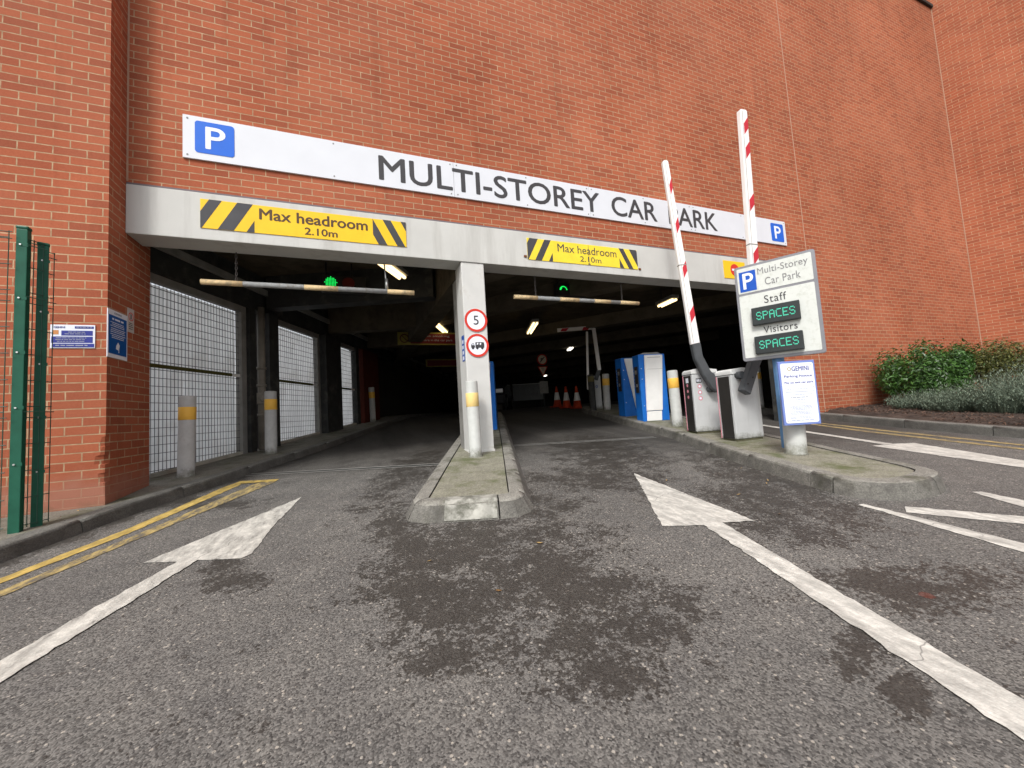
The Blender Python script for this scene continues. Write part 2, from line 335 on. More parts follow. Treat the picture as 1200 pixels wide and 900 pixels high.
# ------------------------------------------------------------------ mesh helpers
class MB:
    def __init__(s): s.bm = bmesh.new(); s.mats = []; s.cur = 0
    def m(s, mat):
        if mat not in s.mats: s.mats.append(mat)
        s.cur = s.mats.index(mat); return s
    def _f(s, vs, smooth=False):
        try:
            f = s.bm.faces.new(vs); f.material_index = s.cur; f.smooth = smooth; return f
        except ValueError: return None
    def poly(s, pts):
        return s._f([s.bm.verts.new(p) for p in pts])
    def box(s, x0, x1, y0, y1, z0, z1, bev=0, mtx=None, segs=2):
        b2 = bmesh.new()
        r = bmesh.ops.create_cube(b2, size=1)
        for v in b2.verts:
            v.co = Vector(((x0 + x1) / 2 + v.co.x * (x1 - x0), (y0 + y1) / 2 + v.co.y * (y1 - y0), (z0 + z1) / 2 + v.co.z * (z1 - z0)))
        if bev: bmesh.ops.bevel(b2, geom=b2.edges[:], offset=bev, segments=segs, affect='EDGES', profile=.6)
        s._merge(b2, mtx, bev > 0); return s
    def _merge(s, b2, mtx=None, smooth=False):
        mp = {}
        for v in b2.verts:
            mp[v] = s.bm.verts.new(mtx @ v.co if mtx else v.co)
        for f in b2.faces:
            s._f([mp[v] for v in f.verts], False)
        b2.free()
    def prism(s, pts, h, axis='z', base=0, bev=0):
        """pts: outline (2-D). axis z: (x,y) raised by h; axis y: (x,z) thickened from y=base to base+h"""
        b2 = bmesh.new()
        def P(p, t): return (p[0], p[1], base + t) if axis == 'z' else ((p[0], base + t, p[1]) if axis == 'y' else (base + t, p[0], p[1]))
        a = [b2.verts.new(P(p, 0)) for p in pts]; c = [b2.verts.new(P(p, h)) for p in pts]
        b2.faces.new(a[::-1]); b2.faces.new(c)
        n = len(pts)
        for i in range(n): b2.faces.new([a[i], a[(i + 1) % n], c[(i + 1) % n], c[i]])
        bmesh.ops.recalc_face_normals(b2, faces=b2.faces[:])
        if bev: bmesh.ops.bevel(b2, geom=b2.edges[:], offset=bev, segments=2, affect='EDGES')
        s._merge(b2); return s
    def tube(s, p0, p1, r0, r1=None, n=12, cap=True):
        p0, p1 = Vector(p0), Vector(p1); r1 = r0 if r1 is None else r1
        d = (p1 - p0).normalized(); a = d.orthogonal().normalized(); c = d.cross(a)
        A = [s.bm.verts.new(p0 + (a * math.cos(2*pi*i/n) + c * math.sin(2*pi*i/n)) * r0) for i in range(n)]
        B = [s.bm.verts.new(p1 + (a * math.cos(2*pi*i/n) + c * math.sin(2*pi*i/n)) * r1) for i in range(n)]
        for i in range(n): s._f([A[i], A[(i+1) % n], B[(i+1) % n], B[i]], n > 6)
        if cap: s._f(A[::-1]); s._f(B)
        return s
    def lathe(s, prof, n=24, c=(0, 0, 0)):
        rings = []
        for r, z in prof:
            rings.append([s.bm.verts.new((c[0] + r * math.cos(2*pi*i/n), c[1] + r * math.sin(2*pi*i/n), c[2] + z)) for i in range(n)] if r > 1e-5 else [s.bm.verts.new((c[0], c[1], c[2] + z))])
        for a, b in zip(rings, rings[1:]):
            for i in range(n):
                j = (i + 1) % n
                if len(a) == 1: s._f([a[0], b[i], b[j]][::-1], True)
                elif len(b) == 1: s._f([a[i], a[j], b[0]], True)
                else: s._f([a[i], a[j], b[j], b[i]], True)
        return s
    def disc(s, cx, cz, r0, r1, y0, y1, n=40):
        """ring (or disc when r0 = 0) in the x-z plane, thick from y0 to y1"""
        def ring(r, y): return [s.bm.verts.new((cx + r * math.cos(2*pi*i/n), y, cz + r * math.sin(2*pi*i/n))) for i in range(n)]
        o0, o1 = ring(r1, y0), ring(r1, y1)
        for i in range(n): s._f([o0[i], o0[(i+1) % n], o1[(i+1) % n], o1[i]])
        if r0 <= 0: s._f(o0); s._f(o1[::-1]); return s
        i0, i1 = ring(r0, y0), ring(r0, y1)
        for i in range(n):
            j = (i + 1) % n
            s._f([i0[i], i0[j], o0[j], o0[i]]); s._f([o1[i], o1[j], i1[j], i1[i]]); s._f([i1[i], i1[j], i0[j], i0[i]])
        return s
    def build(s, name, mat=None, parent=None, kind=None, label=None, recalc=True):
        if recalc: bmesh.ops.recalc_face_normals(s.bm, faces=s.bm.faces[:])
        me = bpy.data.meshes.new(name); s.bm.to_mesh(me); s.bm.free()
        for m in ([mat] if mat else s.mats): me.materials.append(m)
        if mat:
            for p in me.polygons: p.material_index = 0
        o = bpy.data.objects.new(name, me); COL.objects.link(o)
        if parent: o.parent = parent
        if kind: o['kind'] = kind
        if label: o['label'] = label
        return o

def thing(name, label, cat, loc=(0, 0, 0), rz=0, group=None, kind=None):
    o = bpy.data.objects.new(name, None); COL.objects.link(o); o.empty_display_size = .2
    o.location = loc; o.rotation_euler = (0, 0, rz)
    if label: o['label'] = label
    if cat: o['category'] = cat
    if group: o['group'] = group
    if kind: o['kind'] = kind
    return o
def clone(root, loc, rz, label, group=None):
    r = root.copy(); COL.objects.link(r); r.location = loc; r.rotation_euler = (0, 0, rz); r['label'] = label
    if group: r['group'] = group
    def rec(a, b):
        for ch in list(a.children):
            c = ch.copy(); COL.objects.link(c); c.parent = b; rec(ch, c)
    rec(root, r); return r
def text(s, x, z, w, h, mat, parent, y=-.002, name='lettering', thick=.0012, bold=0, shear=0, anchor='l', spacing=1):
    cu = bpy.data.curves.new('t', 'FONT'); cu.body = s; cu.extrude = .02; cu.resolution_u = 4; cu.space_character = spacing
    ob = bpy.data.objects.new('t', cu)
    me = bpy.data.meshes.new_from_object(ob)
    xs = [v.co.x for v in me.vertices]; ys = [v.co.y for v in me.vertices]
    x0, x1, y0, y1 = min(xs), max(xs), min(ys), max(ys)
    sy = (h / (y1 - y0)); sx = (w / (x1 - x0)) if w else sy
    ww = sx * (x1 - x0)
    if anchor == 'c': x = x - ww / 2
    for v in me.vertices:
        a, b, c = v.co
        v.co = (x + (a - x0) * sx, y - (c / .02 + 1) * thick / 2, z + (b - y0) * sy)
    if bold:
        bm_ = bmesh.new(); bm_.from_mesh(me); g_ = bm_.verts[:] + bm_.edges[:] + bm_.faces[:]
        for q, (ox, oz) in enumerate(((1, 0), (-1, 0), (0, .8), (0, -.8))):
            r_ = bmesh.ops.duplicate(bm_, geom=g_)
            for v in r_['geom']:
                if isinstance(v, bmesh.types.BMVert): v.co += Vector((ox * bold * h * .7, -.00018 * (q + 1), oz * bold * h * .7))
        bm_.to_mesh(me); bm_.free()
    me.materials.clear(); me.materials.append(mat); me.name = name
    o = bpy.data.objects.new(name, me); COL.objects.link(o); o.parent = parent
    bpy.data.objects.remove(ob); bpy.data.curves.remove(cu)
    return o
def rrect(x0, x1, z0, z1, r, n=5):
    pts = []
    for cx, cz, a in ((x1 - r, z0 + r, -90), (x1 - r, z1 - r, 0), (x0 + r, z1 - r, 90), (x0 + r, z0 + r, 180)):
        for i in range(n + 1):
            t = rad(a + 90 * i / n); pts.append((cx + r * math.cos(t), cz + r * math.sin(t)))
    return pts
def bars(mb, x0, x1, zs, h, y, jitter=0, words=True):
    """rows of tiny word-length marks standing for print too small to read"""
    for z in zs:
        x = x0 + random.uniform(0, jitter)
        xe = x1 - random.uniform(0, jitter)
        while x < xe:
            w = min(random.uniform(1.6, 6) * h, xe - x) if words else xe - x
            mb.box(x, x + w, y - .001, y, z, z + h); x += w + h * .9

# ------------------------------------------------------------------ SETTING: road and its markings
road = thing('road', None, None, kind='structure')
mb = MB()
xs = [-60, -14] + [-13 + i for i in range(31)] + [60]
ys = [-60, -12] + [-11 + i for i in range(23)] + [12.6, 20, 60]
grid = [[mb.bm.verts.new((x, y, G(x, y))) for x in xs] for y in ys]
for j in range(len(ys) - 1):
    for i in range(len(xs) - 1): mb._f([grid[j][i], grid[j][i+1], grid[j+1][i+1], grid[j+1][i]])
mb.build('asphalt_surface', ASPH, road)
def marking(name, pts, mat, dz=.004, rough_edge=.008, label=None):
    """paint sheet with slightly ragged edges"""
    out = []
    n = len(pts)
    for i in range(n):
        a, b = Vector(pts[i]), Vector(pts[(i + 1) % n]); l = (b - a).length
        k = max(1, int(l / .035)); nr = Vector((-(b - a).y, (b - a).x)).normalized() if l > 1e-6 else Vector((0, 0))
        if l < 1e-6: continue
        for j in range(k):
            p = a.lerp(b, j / k) + (nr * random.gauss(0, rough_edge * .45) if j else Vector((0, 0)))
            out.append((p.x, p.y, G(p.x, p.y) + dz))
    mb = MB(); mb.poly(out); bmesh.ops.triangulate(mb.bm, faces=mb.bm.faces[:])
    return mb.build(name, mat, road, label=label)
marking('arrow_head_marking', [(-0.577,4.1),(-0.66,3.3),(-0.675,2.85),(-0.72,2.80),(-0.817,2.837),(-0.962,2.9),(-1.073,2.933),(-1.27,3.022)], WHITE_RD)
marking('arrow_stem_marking', [(-1.073,2.936),(-1.339,2.165),(-1.85,.85),(-1.75,.69),(-1.235,1.999),(-0.962,2.903)], WHITE_RD, dz=.006)
marking('arrow_head_marking', [(2.49,3.191),(2.327,1.807),(2.126,1.884),(1.995,1.907),(1.761,2.019)], WHITE_RD2)
marking('arrow_stem_marking', [(1.995,1.910),(1.533,0.516),(1.20,-.5),(1.40,-.5),(1.718,0.567),(2.126,1.887)], WHITE_RD2, dz=.006)
marking('yellow_line_marking', [(-2.42,1.95),(-1.972,3.172),(-1.716,3.864),(-1.43,5.02),(-1.345,5.222),(-1.29,5.04),(-1.652,3.719),(-1.916,3.083),(-2.36,1.85)], YEL_RD)
marking('yellow_line_marking', [(-2.30,1.80),(-1.842,2.965),(-1.597,3.595),(-1.16,4.95),(-1.05,5.06),(-0.937,5.057),(-0.972,4.892),(-1.545,3.48),(-1.785,2.874),(-2.25,1.72)], YEL_OLD)
marking('yellow_line_marking', [(-1.38,5.10),(-1.345,5.224),(-0.932,5.076),(-0.953,4.975)], YEL_RD, dz=.007)
marking('white_line_marking', [(3.183,1.681),(3.23,1.675),(3.184,.969),(3.12,.1),(3.0,.1),(3.038,.928)], WHITE_RD2)
marking('white_line_marking', [(3.39,1.522),(3.259,1.462),(3.555,1.07),(3.95,.45),(4.15,.45),(3.721,1.116)], WHITE_RD2)
marking('white_line_marking', [(4.131,1.465),(4.194,1.439),(4.141,1.231),(4.05,.2),(3.85,.2),(3.953,1.179)], WHITE_RD2)
marking('arrow_head_marking', [(5.61,2.756),(5.896,2.697),(6.123,2.595),(5.737,1.669),(5.42,1.2),(5.33,1.40)], WHITE_RD2, label='white arrow head pointing out of the right-hand lane')
marking('arrow_stem_marking', [(6.503,4.713),(6.39,4.70),(5.776,2.702),(5.900,2.690)], WHITE_RD2, dz=.007)
marking('yellow_line_marking', [(7.14,4.298),(7.02,4.25),(6.714,3.382),(6.391,1.848),(6.15,.4),(6.26,.4),(6.501,1.9),(6.83,3.373)], YEL_OLD)
marking('yellow_line_marking', [(7.33,4.25),(7.23,4.25),(6.95,3.3),(6.68,1.958),(6.42,.4),(6.52,.4),(6.79,2.014),(7.06,3.25)], YEL_OLD)
# drainage channels across the threshold
def channel(a, b, w=.13):
    a, b = Vector(a), Vector(b); d = (b - a).normalized(); n = Vector((-d.y, d.x))
    for k, (o0, o1, mt, dz) in enumerate(((-w/2, -.032, FRAME, .005), (-.032, .032, DARK, .004), (.032, w/2, FRAME, .005))):
        mb = MB(); m_ = 30
        for i in range(m_):
            p, q = a.lerp(b, i / m_), a.lerp(b, (i + 1) / m_)
            mb.poly([(v.x, v.y, G(v.x, v.y) + dz) for v in (p + n * o0, q + n * o0, q + n * o1, p + n * o1)])
        mb.build('drain_channel', mt, road)
channel((-1.40, 5.60), (.84, 4.80)); channel((2.06, 5.50), (4.20, 4.80))

# kerbs and islands
def offset_line(pts, d):
    out = []
    for i, p in enumerate(pts):
        a = Vector(pts[max(0, i - 1)]); b = Vector(pts[min(len(pts) - 1, i + 1)]); t = (b - a).normalized()
        out.append((p[0] - t.y * d, p[1] + t.x * d))
    return out
def resample(pts, step):
    P = [Vector(p) for p in pts]; out = [P[0]]; acc = 0
    for a, b in zip(P, P[1:]):
        l = (b - a).length; t = step - acc
        while t <= l: out.append(a.lerp(b, t / l)); t += step
        acc = (acc + l) % step
    if (out[-1] - P[-1]).length > .02: out.append(P[-1])
    return [(p.x, p.y) for p in out]
def kerb_run(name, line, h, batter, width, side, mat, parent=None, kind='structure', stone=.9, drop=-.05):
    """line: top front arris. side=+1: kerb body lies to the left of the run's direction"""
    pts = resample(line, stone / 6)
    inner = offset_line(pts, width * side); foot = offset_line(pts, -batter * side); arr = offset_line(pts, .022 * side)
    mb = MB()
    k = 0
    while k < len(pts) - 1:
        e = min(k + 6, len(pts) - 1)
        cs = []
        for i in range(k, e + 1):
            g = [.005 if i == k else (-.005 if i == e else 0)][0]
            ii = i
            t = (Vector(pts[min(i + 1, len(pts) - 1)]) - Vector(pts[max(i - 1, 0)])).normalized() * g
            def V(p, z): return mb.bm.verts.new((p[0] + t.x, p[1] + t.y, G(*p) + z))
            jit = 0
            cs.append([V(foot[i], drop), V(foot[i], .0), V((pts[i][0] * .75 + foot[i][0] * .25, pts[i][1] * .75 + foot[i][1] * .25), h - .022), V((pts[i][0] * .8 + arr[i][0] * .2, pts[i][1] * .8 + arr[i][1] * .2), h - .006), V(arr[i], h), V(inner[i], h), V(inner[i], drop)])
        for a, b in zip(cs, cs[1:]):
            for j in range(6):
                mb._f([a[j], b[j], b[j+1], a[j+1]], j in (2, 3))
        mb._f(cs[0]); mb._f(cs[-1][::-1])
        k = e
    o = mb.build(name, mat, parent, kind=None if parent else kind); return o, inner
def slab(name, outline, dz, mat, parent=None, kind='structure', sub=None):
    bm_ = MB(); f = bm_.poly([(x, y, G(x, y) + dz) for x, y in outline])
    bmesh.ops.triangulate(bm_.bm, faces=bm_.bm.faces[:])
    return bm_.build(name, mat, parent, kind=None if parent else kind)

left_kerb = [(-4.1, -2.0), (-3.30, .3), (-2.75, 1.85), (-2.184, 3.505), (-2.056, 3.879), (-1.919, 4.316), (-1.294, 5.75), (-.513, 7.50), (.677, 11.0), (2.4, 15.2), (8.5, 30)]
pave = thing('footway', None, None, kind='structure')
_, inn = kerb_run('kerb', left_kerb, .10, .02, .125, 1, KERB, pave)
outl = [inn[0]] + [p for p in inn[1::2]] + [inn[-1]]
# split the footway so its surface follows the slope
mb = MB()
def far(p): 
    q = Vector(p); 
    return (q.x - 4.2, q.y + 1.6)
rows = [[(p[0] * (1 - t) + far(p)[0] * t, p[1] * (1 - t) + far(p)[1] * t) for t in (0, .15, .4, 1)] for p in inn]
vr = [[mb.bm.verts.new((x, y, G(x, y) + .097)) for x, y in r] for r in rows]
for a, b in zip(vr, vr[1:]):
    for j in range(3): mb._f([a[j], b[j], b[j+1], a[j+1]])
mb.build('footway_surface', FOOT, pave)

def island(name, outline, h, batter, kmat, smat, width=.125, stone=.75):
    isl = thing(name, None, None, kind='structure')
    ring = outline + [outline[0]]
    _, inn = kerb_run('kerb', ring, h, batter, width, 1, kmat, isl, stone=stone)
    # concrete infill a little below the kerb
    inn = offset_line(inn, .010)[:-1]
    slab('infill', inn, h - .008, smat, isl)
    return isl
# centre island (anticlockwise, so the body lies to the left)
cen = [(1.10, 2.70), (1.62, 4.30), (2.35, 6.50), (3.64, 10.37), (2.95, 10.6), (1.55, 6.55), (.80, 4.40), (.309, 3.0), (.36, 2.90), (.52, 2.80), (.78, 2.70), (.97, 2.655)]
cen = [(1.125, 2.82), (1.62, 4.30), (2.35, 6.50), (3.64, 10.37), (2.95, 10.6), (1.60, 6.70), (.83, 4.50), (.345, 3.08), (.345, 2.97), (.42, 2.91), (.52, 2.87), (.76, 2.785), (.97, 2.715), (1.06, 2.72)]
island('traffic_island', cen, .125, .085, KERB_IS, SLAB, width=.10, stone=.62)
mb = MB()
a_, b_ = Vector((.53, 2.868)), Vector((.89, 2.742)); n_ = Vector((-(b_ - a_).y, (b_ - a_).x)).normalized()
def NP(p, o, z): q = p + n_ * o; return (q.x, q.y, G(q.x, q.y) + z)
for z0_, o0_, z1_, o1_ in ((.012, -.088, .100, -.026), (.100, -.026, .1285, .012), (.1285, .012, .1285, .095)):
    mb.poly([NP(a_, o0_, z0_), NP(b_, o0_, z0_), NP(b_, o1_, z1_), NP(a_, o1_, z1_)])
mb.build('painted_kerbstone', M('worn_white_kerb_paint', (.33, .325, .29), .8, var=.25, scale=12, dirt=(.10, .10, .08), dirt_amt=.50, dirt_scale=9, bmp=.4), bpy.data.objects['traffic_island'])
big = [(3.355, 1.918), (3.37, 1.80), (3.43, 1.70), (3.52, 1.62), (3.70, 1.565), (3.93, 1.573), (4.10, 1.60), (4.19, 1.66), (4.27, 1.78), (4.40, 2.08), (4.535, 2.454), (4.70, 2.82), (5.55, 4.95), (6.40, 7.0), (7.40, 9.5), (7.3, 9.9), (6.1, 10.0), (5.72, 9.2), (5.30, 7.8), (4.74, 5.95), (4.344, 4.60), (3.98, 3.72), (3.708, 3.042), (3.53, 2.50)]
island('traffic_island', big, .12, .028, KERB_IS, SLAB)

# planting bed
bed = thing('planting_bed', None, None, kind='structure')
bk = [(8.15, 5.9), (7.798, 4.62), (7.62, 3.8), (7.40, 2.93), (7.306, 2.088), (7.2, 1.2), (7.05, 0), (6.8, -2)]
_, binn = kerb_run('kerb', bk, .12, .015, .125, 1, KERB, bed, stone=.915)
mb = MB()
rng = random.Random(3)
nx, ny = 70, 60
vv = []
for j in range(ny + 1):
    y = -2 + (4.60 + 2) * j / ny
    x0 = 7.42
    for (xa, ya), (xb, yb) in zip(bk, bk[1:]):
        if yb <= y <= ya: x0 = xa + (xb - xa) * (y - ya) / (yb - ya) + .12
    row = []
    for i in range(nx + 1):
        t = i / nx; x = x0 + t * t * (19 - x0) * .6 + t * (19 - x0) * .4
        row.append(mb.bm.verts.new((x, y, G(x, y) + .105 + min(.05, (x - x0) * .12) + rng.uniform(-.012, .016))))
    vv.append(row)
for a, b in zip(vv, vv[1:]):
    for i in range(nx): mb._f([a[i], a[i+1], b[i+1], b[i]])
mb.build('soil', SOIL, bed)
mb = MB(); 
for k in range(3400):
    y = rng.uniform(.5, 4.6); x = 7.35 + (y - .5) * .1 + rng.random() ** 1.8 * 3.6
    if y > 3: x += .25
    z = G(x, y) + .125 + min(.05, max(0, (x - 7.5)) * .12)
    s_ = rng.uniform(.008, .03); a = rng.uniform(0, 6.3); tl = rng.uniform(-.5, .5)
    ca, sa = math.cos(a) * s_, math.sin(a) * s_
    mb.poly([(x - ca, y - sa, z - tl * s_), (x + sa * .35, y - ca * .35, z + .006), (x + ca, y + sa, z + tl * s_), (x - sa * .35, y + ca * .35, z + .004)])
CHIP = leaf_mat('mulch_chips', (.05, .028, .02), (.13, .075, .05), .8, 0)
o = mb.build('mulch', CHIP); o['kind'] = 'stuff'; o['label'] = 'brown bark mulch scattered over the planting bed'; o['category'] = 'mulch'

# unseen pale ground added to bounce light through the left-hand grille sheets
mb = MB(); mb.poly([(x, y, G(x, y) + .012) for x, y in ((-30, 5.3), (-2.75, 5.3), (-2.75, 5.9), (.2, 12.5), (-30, 12.5))])
mb.poly([(x, y, G(0, 12.6) + (.012 if y > 12.6 else -.0)) for x, y in ((-30, 12.7), (.2, 12.7), (6, 26), (-30, 26))])
bmesh.ops.triangulate(mb.bm, faces=mb.bm.faces[:])
mb.build('bounce_ground', M('pale_bounce_ground', (.50, .49, .46), .85, var=.15, scale=.8), None, kind='structure')

# ------------------------------------------------------------------ BUILDING
bld = thing('car_park_building', 'red brick multi-storey building with two dark entrance bays under a pale lintel', 'building', (0, 0, 0))
def wall(name, p0, p1, z0, z1, thick, mat, parent=bld, side=1, label=None):
    """brick wall whose face runs p0 -> p1; body lies behind it"""
    p0, p1 = Vector((*p0, 0)), Vector((*p1, 0)); d = p1 - p0; a = math.atan2(d.y, d.x)
    mb = MB(); mb.box(0, d.length, 0, thick * side, z0, z1)
    o = mb.build(name, mat, parent, label=label); o.location = p0; o.rotation_euler = (0, 0, a); return o
# facade above the lintel, right of the opening
wall('facade_wall', (-2.16, D), (7.14, D), 3.19, 10.85, .3, BRICK)
wall('facade_wall', (7.1405, D), (14.66, D), -.3, 10.85, .12, BRICK)
mb = MB(); mb.box(7.144, 7.60, D + .122, D + .30, -.3, 3.199); mb.build('jamb_shade_panel', DARK, bld)  # added dark panel puts the shade of the jamb return into colour
wall('side_wall', (14.64, D + .001), (14.64 + .25 * 17, D - .968 * 17), -.8, 15, .3, BRICK)
wall('side_wall', (14.64 - .25 * 9, D + .968 * 9), (14.639, D + .003), 10.86, 15, .3, BRICK)
mb = MB(); mb.box(-2.2, 14.62, D - .05, D + .35, 10.855, 10.93); mb.build('coping', DARK, bld)
# joint lines in the brickwork
mb = MB(); mb.box(8.13, 8.148, D - .004, D + .004, 0, 10.84); mb.build('movement_joint', M('joint_sealant', (.42, .27, .19), .8), bld)
mb = MB(); mb.box(-2.099, -2.084, D - .004, D + .004, 3.2, 10.84); mb.build('movement_joint', M('joint_sealant', (.42, .27, .19), .8), bld)
mb = MB(); mb.box(14.605, 14.628, D - .012, D - .001, 0, 10.84); mb.build('movement_joint', M('joint_sealant', (.42, .27, .19), .8), bld)
# left pier with a chipped corner
mb = MB()
XP, YP = -2.10, 4.38
lev = [-.4, .18, .26, .33, .335, .41, .415, .485, .49, .56, .565, .64, .645, .72, .725, .80, 15]
ins = [0, 0, .004, .006, .02, .022, .006, .012, .034, .030, .018, .010, .02, .012, .003, 0, 0]
prev = None
for z, d_ in zip(lev, ins):
    row = [mb.bm.verts.new(p) for p in ((-9, YP, z), (XP - d_ * 2.2 - .001, YP, z), (XP - d_ * .7, YP + d_ * .7, z), (XP, YP + d_ * 1.8 + .001, z))]
    if prev:
        for j in range(2): mb._f([prev[j], prev[j+1], row[j+1], row[j]])
    prev = row
o = mb.build('pier_front', BRICKP, bld)
mb = MB(); prev = None
for z, d_ in zip(lev, ins):      # the narrow return strip at the chipped arris, in the return wall's own frame
    row = [mb.bm.verts.new(p) for p in ((d_ * .7 - .06, d_ * .7, z), (.0, .0, z))]
    if prev: mb._f([prev[0], prev[1], row[1], row[0]])
    prev = row
o = mb.build('pier_arris', BRICKP, bld); o.location = (XP, YP + .06, 0); o.rotation_euler = (0, 0, pi/2)
wall('pier_return', (XP, YP + .06), (XP, 5.10), -.4, 15, .3, BRICKP, side=1)
# pier_return face must look towards +x: wall() body lies to the left of its run (-x)
mb = MB(); mb.box(-9, XP - .3, YP + .3, 5.10, -.4, 15); mb.build('pier_core', BRICK, bld)

# lintel, soffit
mb = MB(); mb.box(-2.099, 7.139, D - .012, D + .30, 2.672, 3.168, bev=.008); mb.build('lintel', LINTEL, bld)
mb = MB(); mb.box(-2.099, 7.139, D - .004, D + .28, 3.1685, 3.189); mb.build('lintel_shadow_strip', LINTEL_D, bld)  # dark strip coloured as the shadow gap over the lintel
# column
cb = G(1.36, D) + .11
mb = MB(); mb.box(1.21, 1.515, D + .001, D + .33, cb, 2.671, bev=.012); mb.box(1.20, 1.525, D - .006, D + .34, cb - .02, cb + .035, bev=.006)
mb.build('column', COLUMN, bld)
mb = MB(); mb.box(1.215, 1.42, D + .345, D + .56, cb, 2.60, bev=.01); mb.build('column', FRAME, bld, label='darker grey steel column right behind the painted one')
# ceiling and beams
A0 = Vector((-2.315, 5.558, 0))
def along(s, off=0): 
    p = A0 + WD * s + ED * off; return p
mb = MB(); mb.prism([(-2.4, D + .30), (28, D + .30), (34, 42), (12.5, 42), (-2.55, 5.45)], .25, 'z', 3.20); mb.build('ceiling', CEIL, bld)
def beam(p0, p1, w, z0, z1, mat, name='beam'):
    p0, p1 = Vector((*p0, 0)), Vector((*p1, 0)); d = p1 - p0; mb = MB(); mb.box(0, d.length, -w/2, w/2, z0, z1)
    o = mb.build(name, mat, bld); o.location = p0; o.rotation_euler = (0, 0, math.atan2(d.y, d.x)); return o
beam((1.36, D + .345), (1.0, 16.0), .32, 2.56, 3.198, CEIL)
a, b = along(-.55, -.04), along(30, -.04)
beam(a[:2], b[:2], .26, 2.60, 3.197, DARK)
a, b = along(-.55, .17), along(30, .17)
beam(a[:2], b[:2], .05, 2.86, 2.95, FRAME, 'ceiling_conduit')
a, b = along(-.5, .16), along(5.3, .16)
for s0 in (1.95, 3.95, 6.0, 8.2, 10.6, 13.4):
    p = along(s0, .16); q = Vector((1.19 - .03 * s0, 0, 0)); t = (1.15 - p.x) / ED.x
    q = p + ED * t; beam(p[:2], q[:2], .24, 2.66, 3.196, DARK if s0 < 3 else CEIL)
dd = Vector((-.665, .747, 0))
for k, x0 in enumerate((2.6, 5.2, 8.0, 11.2, 14.6, 18.5, 22.5, 27)):
    p = Vector((x0, D + .32, 0)) if k < 2 else Vector((9.4 + (x0 - 8) * .45, 5.2 + (x0 - 8) * .75, 0))
    if k == 2: p = Vector((9.2, 5.4, 0))
    t = (p.x - 1.5) / .665
    q = p + dd * min(t, 60)
    beam(p[:2], q[:2], .36, 2.88, 3.195, CEILB)
# interior walls
a, b = along(6.75, -.02), along(34, -.02)
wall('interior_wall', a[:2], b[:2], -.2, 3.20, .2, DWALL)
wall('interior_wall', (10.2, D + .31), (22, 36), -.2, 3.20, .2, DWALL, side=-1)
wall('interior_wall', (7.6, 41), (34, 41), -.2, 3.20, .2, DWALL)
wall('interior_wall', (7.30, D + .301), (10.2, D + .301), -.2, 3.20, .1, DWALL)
for s0, o0 in ((14, 2.0), (19, 2.2), (12, 11.0), (18, 9.4), (24, 8.0)):
    p = along(s0, o0); mb = MB(); mb.box(-.2, .2, -.2, .2, G(p.x, p.y), 3.199, bev=.01); o = mb.build('interior_column', DWALL, bld); o.location = (p.x, p.y, 0)

